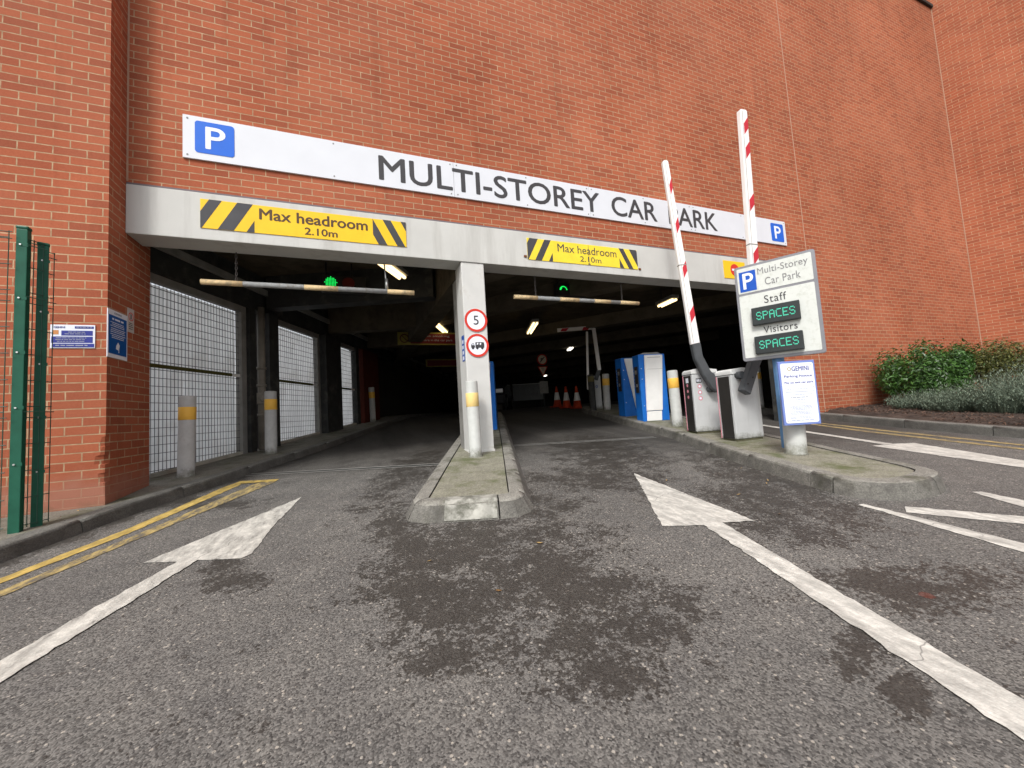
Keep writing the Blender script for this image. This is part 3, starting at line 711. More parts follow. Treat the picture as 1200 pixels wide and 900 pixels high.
# left side infill: grilles between posts
def on_wall(o, s, off=0):
    p = along(s, off); o.location = (p.x, p.y, 0); o.rotation_euler = (0, 0, math.atan2(WD.y, WD.x))
def post_(s0, s1, mat, depth=.20, off=0, name='steel_post', label=None, z1=2.6):
    mb = MB(); mb.box(0, s1 - s0, -depth/2, depth/2, G(*along(s0, 0)[:2]) + .09, z1, bev=.006)
    o = mb.build(name, mat, bld, label=label); on_wall(o, s0, off); return o
post_(1.42, 1.52, FRAME, .10); post_(1.53, 1.66, DARK, .2); post_(1.90, 2.14, DARK, .24, .04); post_(3.58, 3.66, FRAME, .1)
post_(3.70, 4.36, DARK, .3, .02); post_(5.33, 5.50, DARK, .18); post_(5.60, 6.65, REDBR, .25, .03, 'painted_pier', 'dark red painted pier beyond the last grille')
def grille(s0, s1, label, nv, corr):
    z0 = G(*along((s0+s1)/2)[:2]) + .13; z1 = 2.50; w = s1 - s0
    t = thing('window_grille', label, 'grille', group='mesh grilles filling the left side of the entrance')
    on_wall(t, s0)
    sl = (G(*along(s1)[:2]) - G(*along(s0)[:2])) / w
    zb = lambda x: G(*along(s0)[:2]) + .13 + sl * x
    mb = MB()     # horizontal and upright flat bars
    z = z1 - .05
    while z > zb(0) + .02:
        xs0 = 0
        x1 = w if z > zb(w) else max(0.05, (z - zb(0)) / sl)
        mb.box(0, min(w, x1), -.006, .004, z - .003, z + .003); z -= .098
    for i in range(nv + 1):
        x = w * i / nv; mb.box(x - (.0018 if corr == 1 else .0008), x + (.0018 if corr == 1 else .0008), .004, .009, zb(x), z1)
    mb.build('grating', GRATE, t)
    mb = MB()     # ribbed sheet behind
    n = int(w / .025)
    A = [mb.bm.verts.new((w * i / n, .045 + (.010 if i % 4 in (0, 1) else -.008) * corr, zb(w * i / n))) for i in range(n + 1)]
    B = [mb.bm.verts.new((w * i / n, .045 + (.010 if i % 4 in (0, 1) else -.008) * corr, z1)) for i in range(n + 1)]
    for i in range(n): mb._f([A[i], A[i+1], B[i+1], B[i]])
    mb.build('ribbed_sheet', SHEET, t)
    mb = MB(); mb.box(-.02, w + .02, -.06, .02, z1 + .001, z1 + .095, bev=.004); mb.box(-.02, w+.02, -.02, .02, z1 + .096, 2.60)
    mb.build('head_frame', FRAME, t)
    r = MB(); r.box(0, w - .17, -.030, -.008, 1.49, 1.535, bev=.005); r.build('rail', MOSSRAIL, t)
    r = MB(); r.box(w - .168, w - .01, -.030, -.008, 1.492, 1.533, bev=.003); r.build('rail_end', WPAINT, t)
    r = MB(); r.poly([(0, -.05, zb(0) - .05), (w, -.05, zb(w) - .05), (w, -.05, zb(w) + .005), (0, -.05, zb(0) + .005)])
    r.poly([(0, -.05, zb(0) + .005), (w, -.05, zb(w) + .005), (w, .03, zb(w) + .005), (0, .03, zb(0) + .005)])
    r.build('sill', M('pale_sill', (.42, .40, .34), .8, var=.2), t)
    return t
grille(.0, 1.42, 'first steel mesh grille, next to the brick pier, with a mossy rail', 28, 1)
grille(2.14, 3.58, 'second steel mesh grille, between the downpipe and a dark post, with white rail ends', 24, .4)
grille(4.36, 5.33, 'narrow farthest mesh grille beside the dark red pier', 16, .4)
# downpipe
t = thing('downpipe', 'old grey downpipe with an inspection cap between the first two grilles', 'pipe'); p = along(1.78, .10); zb_ = G(p.x, p.y) + .10
t.location = (p.x, p.y, zb_)
mb = MB(); mb.tube((0, 0, 0), (0, 0, 2.3), .055, n=18); mb.build('pipe', PIPE, t)
for z in (.55, 1.02, 1.3): mb = MB(); mb.tube((0, 0, z - .02), (0, 0, z + .02), .07, n=18); mb.build('pipe_collar', PIPE, t)
mb = MB(); mb.box(-.075, .075, -.075, .075, .72, .90, bev=.015); mb.tube((.03, -.07, .81), (.045, -.10, .81), .05, n=16); mb.build('inspection_cap', PIPE, t)

# ------------------------------------------------------------------ SIGNS on the facade
def screws(mb, pts, r=.006, y=-.002):
    for x, z in pts: mb.disc(x, z, 0, r, y - .003, y, 10)
t = thing('car_park_sign', 'long white sign reading MULTI-STOREY CAR PARK across the brickwork above the lintel', 'sign', (0, D, 0))
panels = [(-1.649, 1.17), (1.174, 3.22), (3.224, 5.22), (5.224, 7.56)]
for a, b in panels:
    mb = MB(); mb.box(a, b, -.022, -.002, 3.52, 3.985, bev=.002); mb.build('panel', SIGNW, t)
for a, b in panels:
    for q in [(a + .04, 3.555), (a + .04, 3.95), (b - .04, 3.555), (b - .04, 3.95), ((a+b)/2, 3.555), ((a+b)/2, 3.95)]:
        mb = MB(); screws(mb, [q], .009, -.022); mb.build('screw', GREYT, t)
for x0, x1, z0, z1 in ((-1.546, -1.203, 3.592, 3.938), (7.15, 7.49, 3.575, 3.92)):
    mb = MB(); mb.prism(rrect(x0, x1, z0, z1, .03), .0025, 'y', -.0255); s_ = mb.build('parking_symbol', BLUE, t)
    text('P', x0 + .095, z0 + .055, .165, .235, SIGNP, s_, y=-.0257, bold=.03)
text('MULTI-STOREY', .258, 3.60, 3.13, .305, BLACKT, t, y=-.0222, bold=.03)
text('CAR', 3.61, 3.60, .86, .305, BLACKT, t, y=-.0222, bold=.03)
text('PARK', 4.72, 3.60, 1.06, .305, BLACKT, t, y=-.0222, bold=.03)

def hatch(mb, x0, x1, z0, z1, ws, gap, slope, y):
    """slanting dark stripes clipped to the panel; slope = x shift over full height"""
    h = z1 - z0; x = x0 - abs(slope)
    from mathutils.geometry import intersect_point_line
    def clip(poly, f):
        out = []
        for i in range(len(poly)):
            a, b = poly[i], poly[(i + 1) % len(poly)]; fa, fb = f(a), f(b)
            if fa >= 0: out.append(a)
            if fa * fb < 0:
                t_ = fa / (fa - fb); out.append((a[0] + (b[0] - a[0]) * t_, a[1] + (b[1] - a[1]) * t_))
        return out
    for xs_ in ws:
        a, b = xs_
        if slope >= 0: P_ = [(a, z0), (b, z0), (b + slope, z1), (a + slope, z1)]
        else: P_ = [(a - slope, z0), (b - slope, z0), (b, z1), (a, z1)]
        P_ = clip(P_, lambda p: p[0] - x0); P_ = clip(P_, lambda p: x1 - p[0])
        if len(P_) > 2: mb.prism(P_, .0012, 'y', y - .0012)
def headroom(x0, x1, z0, z1, mat, label, txt_mat, old=False):
    t = thing('headroom_sign', label, 'sign', (0, D - .012, 0), group='yellow headroom signs on the lintel')
    mb = MB(); mb.box(x0, x1, -.008, -.001, z0, z1, bev=.001); mb.build('plate', mat, t)
    mb = MB(); w = x1 - x0
    if not old:
        hatch(mb, x0, x0 + .473, z0, z1, [(x0 - .098, x0 + .012), (x0 + .147, x0 + .287), (x0 + .40, x0 + .55)], 0, .173, -.008)
        mb.build('hazard_stripes', STRIPE, t); mb = MB(); q = x1 - .38
        hatch(mb, q, x1, z0, z1, [(q - .10, q), (q + .113, q + .205), (q + .32, q + .43)], 0, -.16, -.008)
    else:
        hatch(mb, x0, x0 + .385, z0, z1, [(x0 - .12, x0 + .01), (x0 + .11, x0 + .21), (x0 + .32, x0 + .45)], 0, .16, -.008)
        mb.build('hazard_stripes', STRIPE, t); mb = MB(); q = x1 - .335
        hatch(mb, q, x1, z0, z1, [(q - .155, q - .085), (q, q + .085), (q + .19, q + .32)], 0, -.165, -.008)
    mb.build('hazard_stripes', STRIPE, t)
    return t
t = headroom(-1.505, .540, 2.79, 3.10, YEL, 'larger yellow headroom sign over the left bay, tidy even lettering', BLACKT)
text('Max headroom', -.985, 2.945, 1.085, .118, M('sign_brown_text', (.09, .055, .03), .5), t, y=-.0082, bold=.05)
text('2.10m', -.555, 2.825, .33, .080, M('sign_brown_text', (.09, .055, .03), .5), t, y=-.0082, bold=.05)
t = headroom(2.150, 4.005, 2.78, 3.085, YEL2, 'older yellow headroom sign over the right bay, cracked in the middle', BLACKT, True)
text('Max headroom', 2.62, 2.935, 1.0, .115, STRIPE, t, y=-.0082, bold=.002)
text('2.10m', 2.98, 2.82, .36, .080, STRIPE, t, y=-.0082, bold=.002)
mb = MB(); mb.box(3.128, 3.134, -.0095, -.008, 2.79, 3.078); mb.box(3.11, 3.150, -.0098, -.008, 2.785, 2.80); mb.build('crack', STRIPE, t)
for x, z in ((2.115, 2.82), (4.04, 2.79)):
    mb = MB(); mb.box(x - .02, x + .02, -.012, -.001, z - .014, z + .014); mb.build('rusty_fixing', M('rust', (.14, .05, .02), .8, var=.3), t)
t = thing('no_entry_sign', 'small yellow sign with a red no entry disc at the right end of the lintel', 'sign', (0, D - .012, 0))
mb = MB(); mb.box(5.84, 6.36, -.008, -.001, 2.777, 3.090, bev=.001); mb.build('plate', YEL, t)
mb = MB(); mb.disc(6.10, 2.935, 0, .105, -.011, -.0082); mb.build('red_disc', RED, t)
mb = MB(); mb.box(6.03, 6.17, -.0125, -.0112, 2.918, 2.952); mb.build('white_bar', SIGNP, t)

# round signs on the column
def round_sign(cx, cz, r, label, name):
    t = thing(name, label, 'sign', (cx, D - .003, cz))
    mb = MB(); mb.disc(0, 0, 0, r, -.006, 0); mb.build('plate', SIGNP, t)
    mb = MB(); mb.disc(0, 0, r * .80, r * 1.001, -.008, -.0062); mb.build('red_ring', RED, t); return t
t = round_sign(1.366, 1.911, .150, 'round speed sign with a black 5 in a red ring on the column', 'speed_limit_sign')
text('5', 0, -.058, None, .118, BLACKT, t, y=-.0062, anchor='c', bold=.01)
t = round_sign(1.368, 1.585, .150, 'round sign showing a towing lorry in a red ring, just below the speed sign', 'vehicle_ban_sign')
mb = MB()
mb.prism([(-.085, -.03), (-.085, 0), (-.075, .022), (-.05, .028), (-.04, .0), (-.035, 0), (-.035, -.03)], .001, 'y', -.0074)
mb.prism([(-.028, -.03), (-.028, .04), (.035, .045), (.085, .04), (.09, .01), (.088, -.03)], .001, 'y', -.0074)
for x in (-.062, -.005, .06): mb.disc(x, -.036, 0, .016, -.0074, -.0064, 14)
mb.build('lorry_symbol', BLACKT, t)
mb = MB()
mb.prism([(-.073, .004), (-.066, .018), (-.055, .02), (-.052, .004)], .0008, 'y', -.0084)
mb.prism([(-.012, .010), (-.006, .034), (.014, .034), (.006, .010)], .0008, 'y', -.0084)
mb.prism([(.03, .008), (.03, .034), (.05, .034), (.045, .008)], .0008, 'y', -.0084)
mb.build('symbol_windows', SIGNP, t)
# stickers on the side of the column
t = thing('payment_stickers', 'upright strip of small blue payment stickers on the left face of the column', 'sticker', (1.209, D + .10, 1.42), -pi/2)
mb = MB(); mb.box(-.06, .06, -.004, -.001, -.02, .31); mb.build('backing', BLUE2, t)
mb = MB()
for z in (-.005, .065, .135, .205): mb.box(-.032, .034, -.0055, -.0042, z, z + .045)
mb.build('white_marks', SIGNP, t)

# notices on the brick pier
t = thing('tariff_notice', 'landscape blue and white notice on the front of the brick pier', 'notice', (-2.463, YP - .002, 1.498))
mb = MB(); mb.box(0, .286, -.006, 0, 0, .203); mb.build('board', SIGNP, t)
mb = MB(); mb.box(.008, .272, -.0075, -.0062, .045, .10); mb.box(.012, .282, -.0075, -.0062, .006, .038)
mb.box(.07, .272, -.0075, -.0062, .108, .152); mb.box(.155, .278, -.0075, -.0062, .170, .190); mb.build('blue_bands', NAVY, t)
mb = MB(); bars(mb, .02, .25, (.055, .07, .085), .006, -.0077, .03); bars(mb, .03, .24, (.018,), .009, -.0077, .02); bars(mb, .09, .25, (.12, .136), .006, -.0077, .03); bars(mb, .165, .27, (.177,), .006, -.0077); mb.build('small_print', LGREY, t)
mb = MB(); mb.box(.014, .052, -.0075, -.0062, .118, .155); mb.build('orange_icon', M('icon_orange', (.55, .25, .10), .5), t)
text('GEMINI', .022, .172, .07, .016, NAVY, t, y=-.0063, bold=.02)
t = thing('cctv_notice', 'tall blue notice with a white camera symbol on the shaded side of the pier', 'notice', (XP + .002, 4.37, 1.425), pi/2)
mb = MB(); mb.box(.0, .30, -.006, 0, 0, .435); mb.build('board', SIGNP, t)
mb = MB(); mb.box(.014, .286, -.0075, -.0062, .035, .385); mb.build('blue_field', M('cctv_blue', (.01, .09, .33), .4), t)
mb = MB(); bars(mb, .06, .24, (.345,), .016, -.0077); bars(mb, .035, .265, (.318, .302, .286, .264, .248, .232, .212, .196, .180), .006, -.0077, .03)
mb.prism([(.12, .085), (.165, .075), (.175, .125), (.15, .150), (.125, .115)], .001, 'y', -.0087); mb.box(.16, .168, -.0087, -.0077, .055, .09)
mb.build('white_print', SIGNP, t)
text('GEMINI', .09, .402, .11, .016, LGREY, t, y=-.0063, bold=.02)
t = thing('no_smoking_notice', 'small white notice with a round prohibition mark beyond the tall blue notice', 'notice', (XP + .002, 4.678, 1.715), pi/2)
mb = MB(); mb.box(0, .11, -.004, 0, 0, .235); mb.build('board', M('aged_white_board', (.55, .50, .47), .5), t)
mb = MB(); mb.disc(.055, .155, .034, .042, -.0052, -.0042); mb.build('red_ring', RED, t)
mb = MB(); mb.box(.047, .062, -.0052, -.0042, .13, .18); bars(mb, .02, .09, (.085, .068, .05, .03), .008, -.0042, .01); mb.build('print', BLACKT, t)

# ------------------------------------------------------------------ headroom bars
def chain_mesh(length, pitch=.032):
    mb = MB(); n = int(length / pitch)
    for i in range(n + 1):
        z = i * pitch; rot = (i % 2) * pi / 2
        pts = []
        for k in range(12):
            a = 2 * pi * k / 12; x = .0095 * math.cos(a); zz = .021 * math.sin(a)
            pts.append(Vector((x * math.cos(rot), x * math.sin(rot), z + zz)))
        for k in range(12): mb.tube(pts[k], pts[(k + 1) % 12], .0048, n=5, cap=False)
    return mb
def hbar(x0, x1, z, y, ch, label, first):
    t = thing('headroom_bar', label, 'barrier bar', (x0, y, z), group='hanging height bars behind the lintel')
    w = x1 - x0; mb = MB(); mb.tube((0, 0, 0), (w, 0, 0), .029, n=18); mb.build('bar', BARP, t)
    segs = ((-.002, .38), (.98, 1.34), (1.90, w + .002)) if first else ((-.002, .36), (.72, 1.05), (1.32, 1.62), (1.80, w + .002))
    for a, b in segs:
        m2 = MB(); m2.tube((a, 0, 0), (b, 0, 0), .0302, n=18); m2.build('yellow_band', BARY, t)
    for i, c in enumerate(ch):
        if first and i == 1:
            m2 = MB(); m2.tube((c - x0, 0, .03), (c - x0 - .02, 0, 2.672 - z), .009, n=8); m2.tube((c - x0, 0, .03), (c - x0, 0, .16), .02, n=8); m2.build('hanger_rod', STEEL, t)
        else:
            cm = chain_mesh(2.665 - z - .05); o = cm.build('chain', CHAIN, t); o.location = (c - x0, 0, .045)
    return t
hbar(-1.588, .637, 2.310, D + .25, (-1.27, .307), 'left grey and yellow height bar hung by one chain and one rod', True)
hbar(2.022, 4.186, 2.332, D + .25, (2.36, 3.87), 'right grey and yellow height bar hung by two chains', False)

# traffic lights inside
def tlight(x, y, z, label, full):
    t = thing('traffic_light', label, 'signal', (x, y, z), group='lane signals hanging behind the height bars')
    mb = MB(); mb.box(-.14, .50, 0, .14, -.13, .12, bev=.015); mb.build('housing', CABK, t)
    led = MB()
    if full:
        for i in range(-4, 5):
            for j in range(-4, 5):
                if i*i + j*j <= 16: led.disc(i * .021, j * .021, 0, .0072, -.012, -.002, 6)
    else:
        for k in range(9):
            a = rad(15 + k * 19); led.disc(.075 * math.cos(a), .075 * math.sin(a) - .02, 0, .010, -.012, -.002, 6)
            if k > 5: led.disc(.06 * math.cos(a), .058 * math.sin(a) - .02, 0, .009, -.012, -.002, 6)
    led.build('green_lens', LEDG, t)
    mb = MB(); mb.disc(.25, 0, 0, .09, -.012, -.001, 24); mb.build('red_lens', LEDOFF, t)
    for xx in (-.07, .30):
        mb = MB(); mb.tube((xx, .07, .12), (xx, .07, 3.20 - z), .014, n=8); mb.build('hanger_rod', CABK, t)
tlight(-.42, 6.3, 2.862, 'left lane signal showing a full green dotted disc', True)
tlight(3.63, 6.3, 2.99, 'right lane signal showing a faint green arc', False)

# ceiling lights
def clight(x, y, z, dx, dy, ln, label, mat=TUBE):
    t = thing('ceiling_light', label, 'lamp', (x, y, z), math.atan2(dy, dx), group='strip lights on the car park ceiling')
    mb = MB(); mb.box(-ln/2 - .04, ln/2 + .04, -.09, .09, .03, .10, bev=.008); mb.build('housing', FRAME, t)
    for s_ in (-.042, .042):
        mb = MB(); mb.tube((-ln/2, s_, .0), (ln/2, s_, .0), .026, n=10); mb.build('tube', mat, t)
    for s_ in (-ln * .35, ln * .35):
        mb = MB(); mb.tube((s_, 0, .10), (s_, 0, 3.20 - z), .008, n=6); mb.build('hanger_rod', CABK, t)
clight(.44, 5.62, 2.86, .27, .455, .62, 'nearest strip light, just right of the left green signal')
clight(1.77, 9.12, 2.85, .5, 1.14, 1.15, 'strip light above the red sign, left of the column')
clight(4.17, 9.00, 2.85, .37, 1.27, 1.2, 'strip light below the left end of the right height bar')
clight(6.22, 6.37, 2.86, .06, .45, .5, 'strip light to the left of the leaning boom')
clight(7.07, 12.1, 2.85, .3, .9, .5, 'small white lamp above the traffic cones', TUBEW)
clight(10.9, 22.0, 2.85, .3, .9, .5, 'faint distant lamp low above the cones', TUBEW)

# red hanging signs
def hang_sign(x, y, z, w, h, label, symbol):
    t = thing('no_smoking_sign', label, 'sign', (x, y, z), group='red no smoking boards hanging in the left bay')
    mb = MB(); mb.box(0, w, 0, .02, -h, 0, bev=.003); mb.build('board', M('dull_yellow_board', (.24, .20, .04), .5, var=.15), t)
    sx = .30 if symbol else .05
    mb = MB(); mb.box(sx, w - .03, -.003, -.001, -h + .03, -.035); rp = mb.build('red_field', DRED, t)
    if symbol:
        text('No smoking', sx + .35, -.13, .62, .065, LGREY, t, y=-.0035); text('anywhere in the car park', sx + .10, -.235, .95, .065, LGREY, t, y=-.0035)
        mb = MB(); mb.disc(.16, -h/2, .085, .112, -.004, -.001); mb.prism([(.09, -h/2 + .06), (.105, -h/2 + .075), (.235, -h/2 - .055), (.22, -h/2 - .07)], .002, 'y', -.004); mb.build('prohibition_ring', M('ring_dark', (.10, .03, .02), .5), t)
    for xx in (.15, w - .15):
        mb = MB(); mb.tube((xx, .01, 0), (xx, .01, 3.20 - z), .008, n=6); mb.build('hanger_rod', CABK, t)
hang_sign(.80, 9.5, 2.81, 1.47, .315, 'larger red and yellow no smoking board left of the column', True)
hang_sign(1.98, 13.0, 2.65, 1.15, .26, 'farther and darker red board below the no smoking board', False)

# ------------------------------------------------------------------ bollards
def bollard(x, y, r, h, mat, band, label, base_dz=.10, band_z=(.70, .86), group='round bollards with yellow bands'):
    z0 = G(x, y) + base_dz - .01
    t = thing('bollard', label, 'bollard', (x, y, z0), group=group)
    rb = random.Random(int(x * 100)); t.rotation_euler = (rad(rb.uniform(-1, 1)), rad(rb.uniform(-1, 1)), rb.uniform(0, 6))
    mb = MB(); mb.lathe([(r + .012, 0), (r + .006, .012), (r, .02), (r, h - .015), (r - .004, h - .004), (r - .014, h), (0, h)], 28); mb.build('post', mat, t)
    if band:
        mb = MB(); mb.lathe([(r + .001, h * band_z[0]), (r + .0025, h * band_z[0] + .002), (r + .0025, h * band_z[1] - .002), (r + .001, h * band_z[1])], 28); mb.build('reflective_band', band, t)
    return t
bollard(-1.905, 5.42, .080, .915, BOLL, BAND, 'grey bollard with yellow band in front of the first mesh grille', band_z=(.70, .86))
bollard(-1.31, 6.62, .080, .93, BOLL, BAND, 'grey bollard with yellow band in front of the downpipe', band_z=(.70, .87))
bollard(.20, 10.9, .075, .93, BOLL, BAND, 'distant grey bollard just beyond the dark red pier', band_z=(.68, .86))
bollard(1.21, 4.43, .074, .905, BOLLW, BANDP, 'whitish bollard standing against the front of the column', .12, (.66, .84))
bollard(4.80, 4.93, .083, .925, BOLLW, BAND, 'white bollard between the blue machines and the barrier cabinets', .12, (.68, .86))
bollard(5.90, 8.42, .090, .95, BOLL, BAND, 'grey bollard beside the far folded-arm barrier', .12, (.68, .87))
bollard(5.62, 8.65, .085, .95, DARK, M('dull_band', (.12, .10, .04), .6), 'dark bollard left of the far barrier cabinet', .12, (.80, .95))
bollard(8.33, 6.05, .080, .93, BOLL, BAND, 'grey bollard behind the right-hand barrier cabinet', .12, (.70, .86))
bollard(4.05, 2.62, .094, .80, BOLLW, None, 'thick plain white bollard behind the parking notice', .12, group='')

# ------------------------------------------------------------------ pay machines (blue)
def machine(x, y, rz, label, flip=False):
    z0 = G(x, y) + .105
    t = thing('pay_machine', label, 'pay machine', (x, y, z0), rz, group='blue pay machines on the islands')
    w, d, h = .54, .25, 1.27
    mb = MB(); mb.box(-w/2, w/2, 0, d, .0, h, bev=.015); mb.build('body', BLUEM, t)
    # slanting white front strip
    mb = MB(); mb.prism([(-.195, .20), (.125, .20), (.215, h - .02), (-.155, h - .02)] if not flip else [(.02, .05), (.26, .05), (.14, h - .02), (-.20, h - .02)], .03, 'y', -.030, bev=.008); mb.build('front_panel', WPAINT, t)
    if flip: return machine_side(t, w, d, h)
    mb = MB(); mb.prism([(-.198, .012), (.10, .012), (.113, .192), (-.187, .192)], .018, 'y', -.018, bev=.004); mb.build('plinth_panel', WPAINT, t)
    mb = MB(); mb.box(-.124, .200, -.0325, -.0305, .98, .984); mb.box(-.10, .16, -.0325, -.0305, 1.20, 1.208); mb.build('panel_seam', FRAME, t)
    mb = MB(); mb.prism([(-.22, h), (.22, h), (.16, h + .035), (-.14, h + .035)], .26, 'y', .03, bev=.006); mb.build('top_cap', FRAME, t)
    return machine_side(t, w, d, h)
def machine_side(t, w, d, h):
    # user side (left)
    mb = MB(); mb.box(-w/2 - .012, -w/2 - .001, .05, .17, .55, 1.05, bev=.003); mb.build('control_panel', CABK, t)
    mb = MB(); mb.box(-w/2 - .016, -w/2 - .0125, .08, .15, .90, .98); mb.build('screen', FRAME, t)
    mb = MB(); mb.box(-w/2 - .018, -w/2 - .0125, .09, .13, .66, .72); mb.build('ticket_slot', STEEL, t)
    mb = MB()
    for k in range(6): mb.box(-w/2 - .004, -w/2 - .001, .19, .23, .66 + k * .065, .70 + k * .065)
    mb.build('side_lettering', M('faded_blue_print', (.16, .24, .42), .5), t)
    mb = MB()
    for z in (.30, .80, 1.0): mb.disc(-.225, z, 0, .009, -.006, -.0005, 10)
    mb.build('lock', STEEL, t)
    return t
m1 = machine(5.10, 5.74, rad(-12), 'nearer blue pay machine with a broad white front strip, beside the white bollard')
def placem(x, y, rz, label): return clone(m1, (x, y, G(x, y) + .105), rz, label)
machine(5.46, 6.75, rad(-6), 'blue pay machine half hidden behind the nearer one, its white panel slanting behind it', True)
placem(1.99, 6.74, rad(-22), 'blue pay machine on the centre island behind the column')

# ------------------------------------------------------------------ barriers
def cabinet(x, y, rz, w, d, h, label, stickers, boom, bracket, name='barrier_gate'):
    z0 = G(x, y) + .112
    t = thing(name, label, 'barrier', (x, y, z0), rz, group='parking barriers on the right island')
    mb = MB(); mb.box(-.0, w, 0.0, d, .03, h - .075, bev=.012); mb.build('cabinet', CAB, t)
    mb = MB(); mb.box(.012, w - .012, .012, d - .012, -.01, .031); mb.build('base', M('mossy_base', (.10, .095, .06), .9, var=.3), t)
    # sloped lid
    mb = MB(); mb.prism([(-.008, h - .072), (w + .008, h - .072), (w + .006, h - .02), (w * .45, h + .012), (.02, h - .005), (-.008, h - .03)], d + .016, 'y', -.008, bev=.006); mb.build('lid', CABW, t)
    mb = MB(); mb.box(-.008, -.0005, .03, d - .03, .035, h - .09, bev=.001); mb.build('black_door', CABK, t)
    mb = MB(); mb.box(-.006, -.0, d - .005, d + .001, .035, h - .08); mb.build('red_edge', PINK, t)
    if stickers:
        mb = MB(); mb.box(.055, .135, -.002, -.0004, h - .20, h - .135); mb.build('sticker', BLACKT, t)
        for k in range(3):
            mb = MB(); mb.disc(.10, h - .25 - k * .085, .018, .030, -.003, -.0006, 20); mb.build('red_ring_sticker', PINK, t)
        mb = MB()
        for k in range(4): mb.disc(.10, h - .25 - k * .085, 0, .017, -.0028, -.0006, 12) if k < 3 else None
        for k in range(3): mb.box(.065 + k * .024, .08 + k * .024, -.003, -.0021, h - .185, h - .15)
        mb.build('sticker_mark', SIGNP, t)
        for k in range(4):
            mb = MB(); yy = d * .5
            if k == 0: mb.box(-.0105, -.0082, yy - .035, yy + .035, h - .19, h - .12)
            else:
                n_ = 16; c_ = [(-.0105, yy + .024 * math.cos(2*pi*i/n_), h - .14 - k * .085 + .024 * math.sin(2*pi*i/n_)) for i in range(n_)]
                mb.poly(c_)
            mb.build('sticker', SIGNP if k == 0 else PINK, t)
    return t
def boom(t, p0, p1, w0, w1, dep, brk, stripes, red_side=True):
    """p0 bottom, p1 top of the boom's centre line (local x,z); boom box lies at y from -dep-.06 to -.06"""
    p0, p1 = Vector(p0), Vector(p1); d = (p1 - p0); ln = d.length; d.normalize(); n = Vector((d.y, -d.x))
    y0, y1 = -.075 - dep, -.075
    def P(s, o):
        v = p0 + d * s + n * o; return (v.x, v.y)
    w = lambda s: w0 + (w1 - w0) * s / ln
    mb = MB(); mb.prism([P(0, -w(0)/2), P(0, w(0)/2), P(ln - .02, w(ln)/2), P(ln, w(ln)/2 - .02), P(ln, -w(ln)/2 + .02), P(ln - .02, -w(ln)/2)], dep, 'y', y0, bev=.006); bo = mb.build('boom', BOOMW, t)
    mb = MB(); mb.prism([P(.02, -w(0)/2 + .028), P(.02, -w(0)/2 + .033), P(ln - .03, -w(ln)/2 + .033), P(ln - .03, -w(ln)/2 + .028)], .001, 'y', y0 - .0012); mb.build('boom_groove', FRAME, bo)
    for s_ in stripes:
        a, b, sk = s_, s_ + .15, .10
        mb = MB(); q = -w(s_)/2 + .04
        mb.prism([P(a, q + .004), P(a + sk, w(s_)/2 - .004), P(b + sk, w(s_)/2 - .004), P(b, q + .004)], .0012, 'y', y0 - .0014)
        mb.build('red_stripe', BOOMRED, bo)
    mb = MB(); s_ = ln * .42; mb.prism([P(s_, -w(s_)/2 - .002), P(s_, w(s_)/2 + .002), P(s_ + .012, w(s_)/2 + .002), P(s_ + .012, -w(s_)/2 - .002)], dep + .004, 'y', y0 - .002); mb.build('boom_joint', FRAME, bo)
    mb = MB(); mb.prism(brk, dep + .03, 'y', y0 - .012, bev=.010); br = mb.build('bracket', BRKT, t)
    c = sum((Vector(p) for p in brk[-2:]), Vector((0, 0))) / 2
    mb = MB(); mb.tube((brk[0][0] * .5 + brk[-1][0] * .5, y1, brk[0][1] * .5 + brk[-1][1] * .5 + .03), (brk[0][0] * .5 + brk[-1][0] * .5, .0, brk[0][1] * .5 + brk[-1][1] * .5 + .03), .045, n=20); mb.build('pivot', BRKT, br)
    mb = MB()
    for k in (.3, .6):
        q = Vector(brk[0]).lerp(Vector(brk[2]), k); mb.disc(q.x, q.y, 0, .010, y0 - .017, y0 - .011, 10)
    mb.build('bolts', CABK, br)
# barrier whose boom leans left over the middle lane
cx, cy = 4.353, 4.125; z0 = G(cx, cy) + .112
t = cabinet(cx, cy, rad(-18), .37, .25, .92, 'barrier cabinet with ringed stickers, its raised boom leaning left across the white sign', True, None, None)
zz = lambda z: z - z0
boom(t, (.035, zz(1.50)), (-.155, zz(4.20)), .125, .085, .055,
     [(.275, zz(.80)), (.345, zz(.87)), (.335, zz(1.00)), (.21, zz(1.10)), (.115, zz(1.33)), (.10, zz(1.52)), (-.025, zz(1.50)), (.005, zz(1.28)), (.09, zz(1.06)), (.20, zz(.86))], (.30, .95, 1.60, 2.18))
cx, cy = 4.205, 3.39; z0 = G(cx, cy) + .112
t = cabinet(cx, cy, rad(-6), .42, .23, .895, 'nearer barrier cabinet whose upright boom passes behind the spaces sign', False, None, None)
boom(t, (.375, zz(1.30)), (.505, zz(4.43)), .135, .115, .06,
     [(.01, zz(.80)), (.125, zz(.74)), (.29, zz(1.05)), (.45, zz(1.30)), (.45, zz(1.42)), (.30, zz(1.42)), (.30, zz(1.32)), (.19, zz(1.12))], (.35, 1.05, 1.75, 2.45, 2.78))
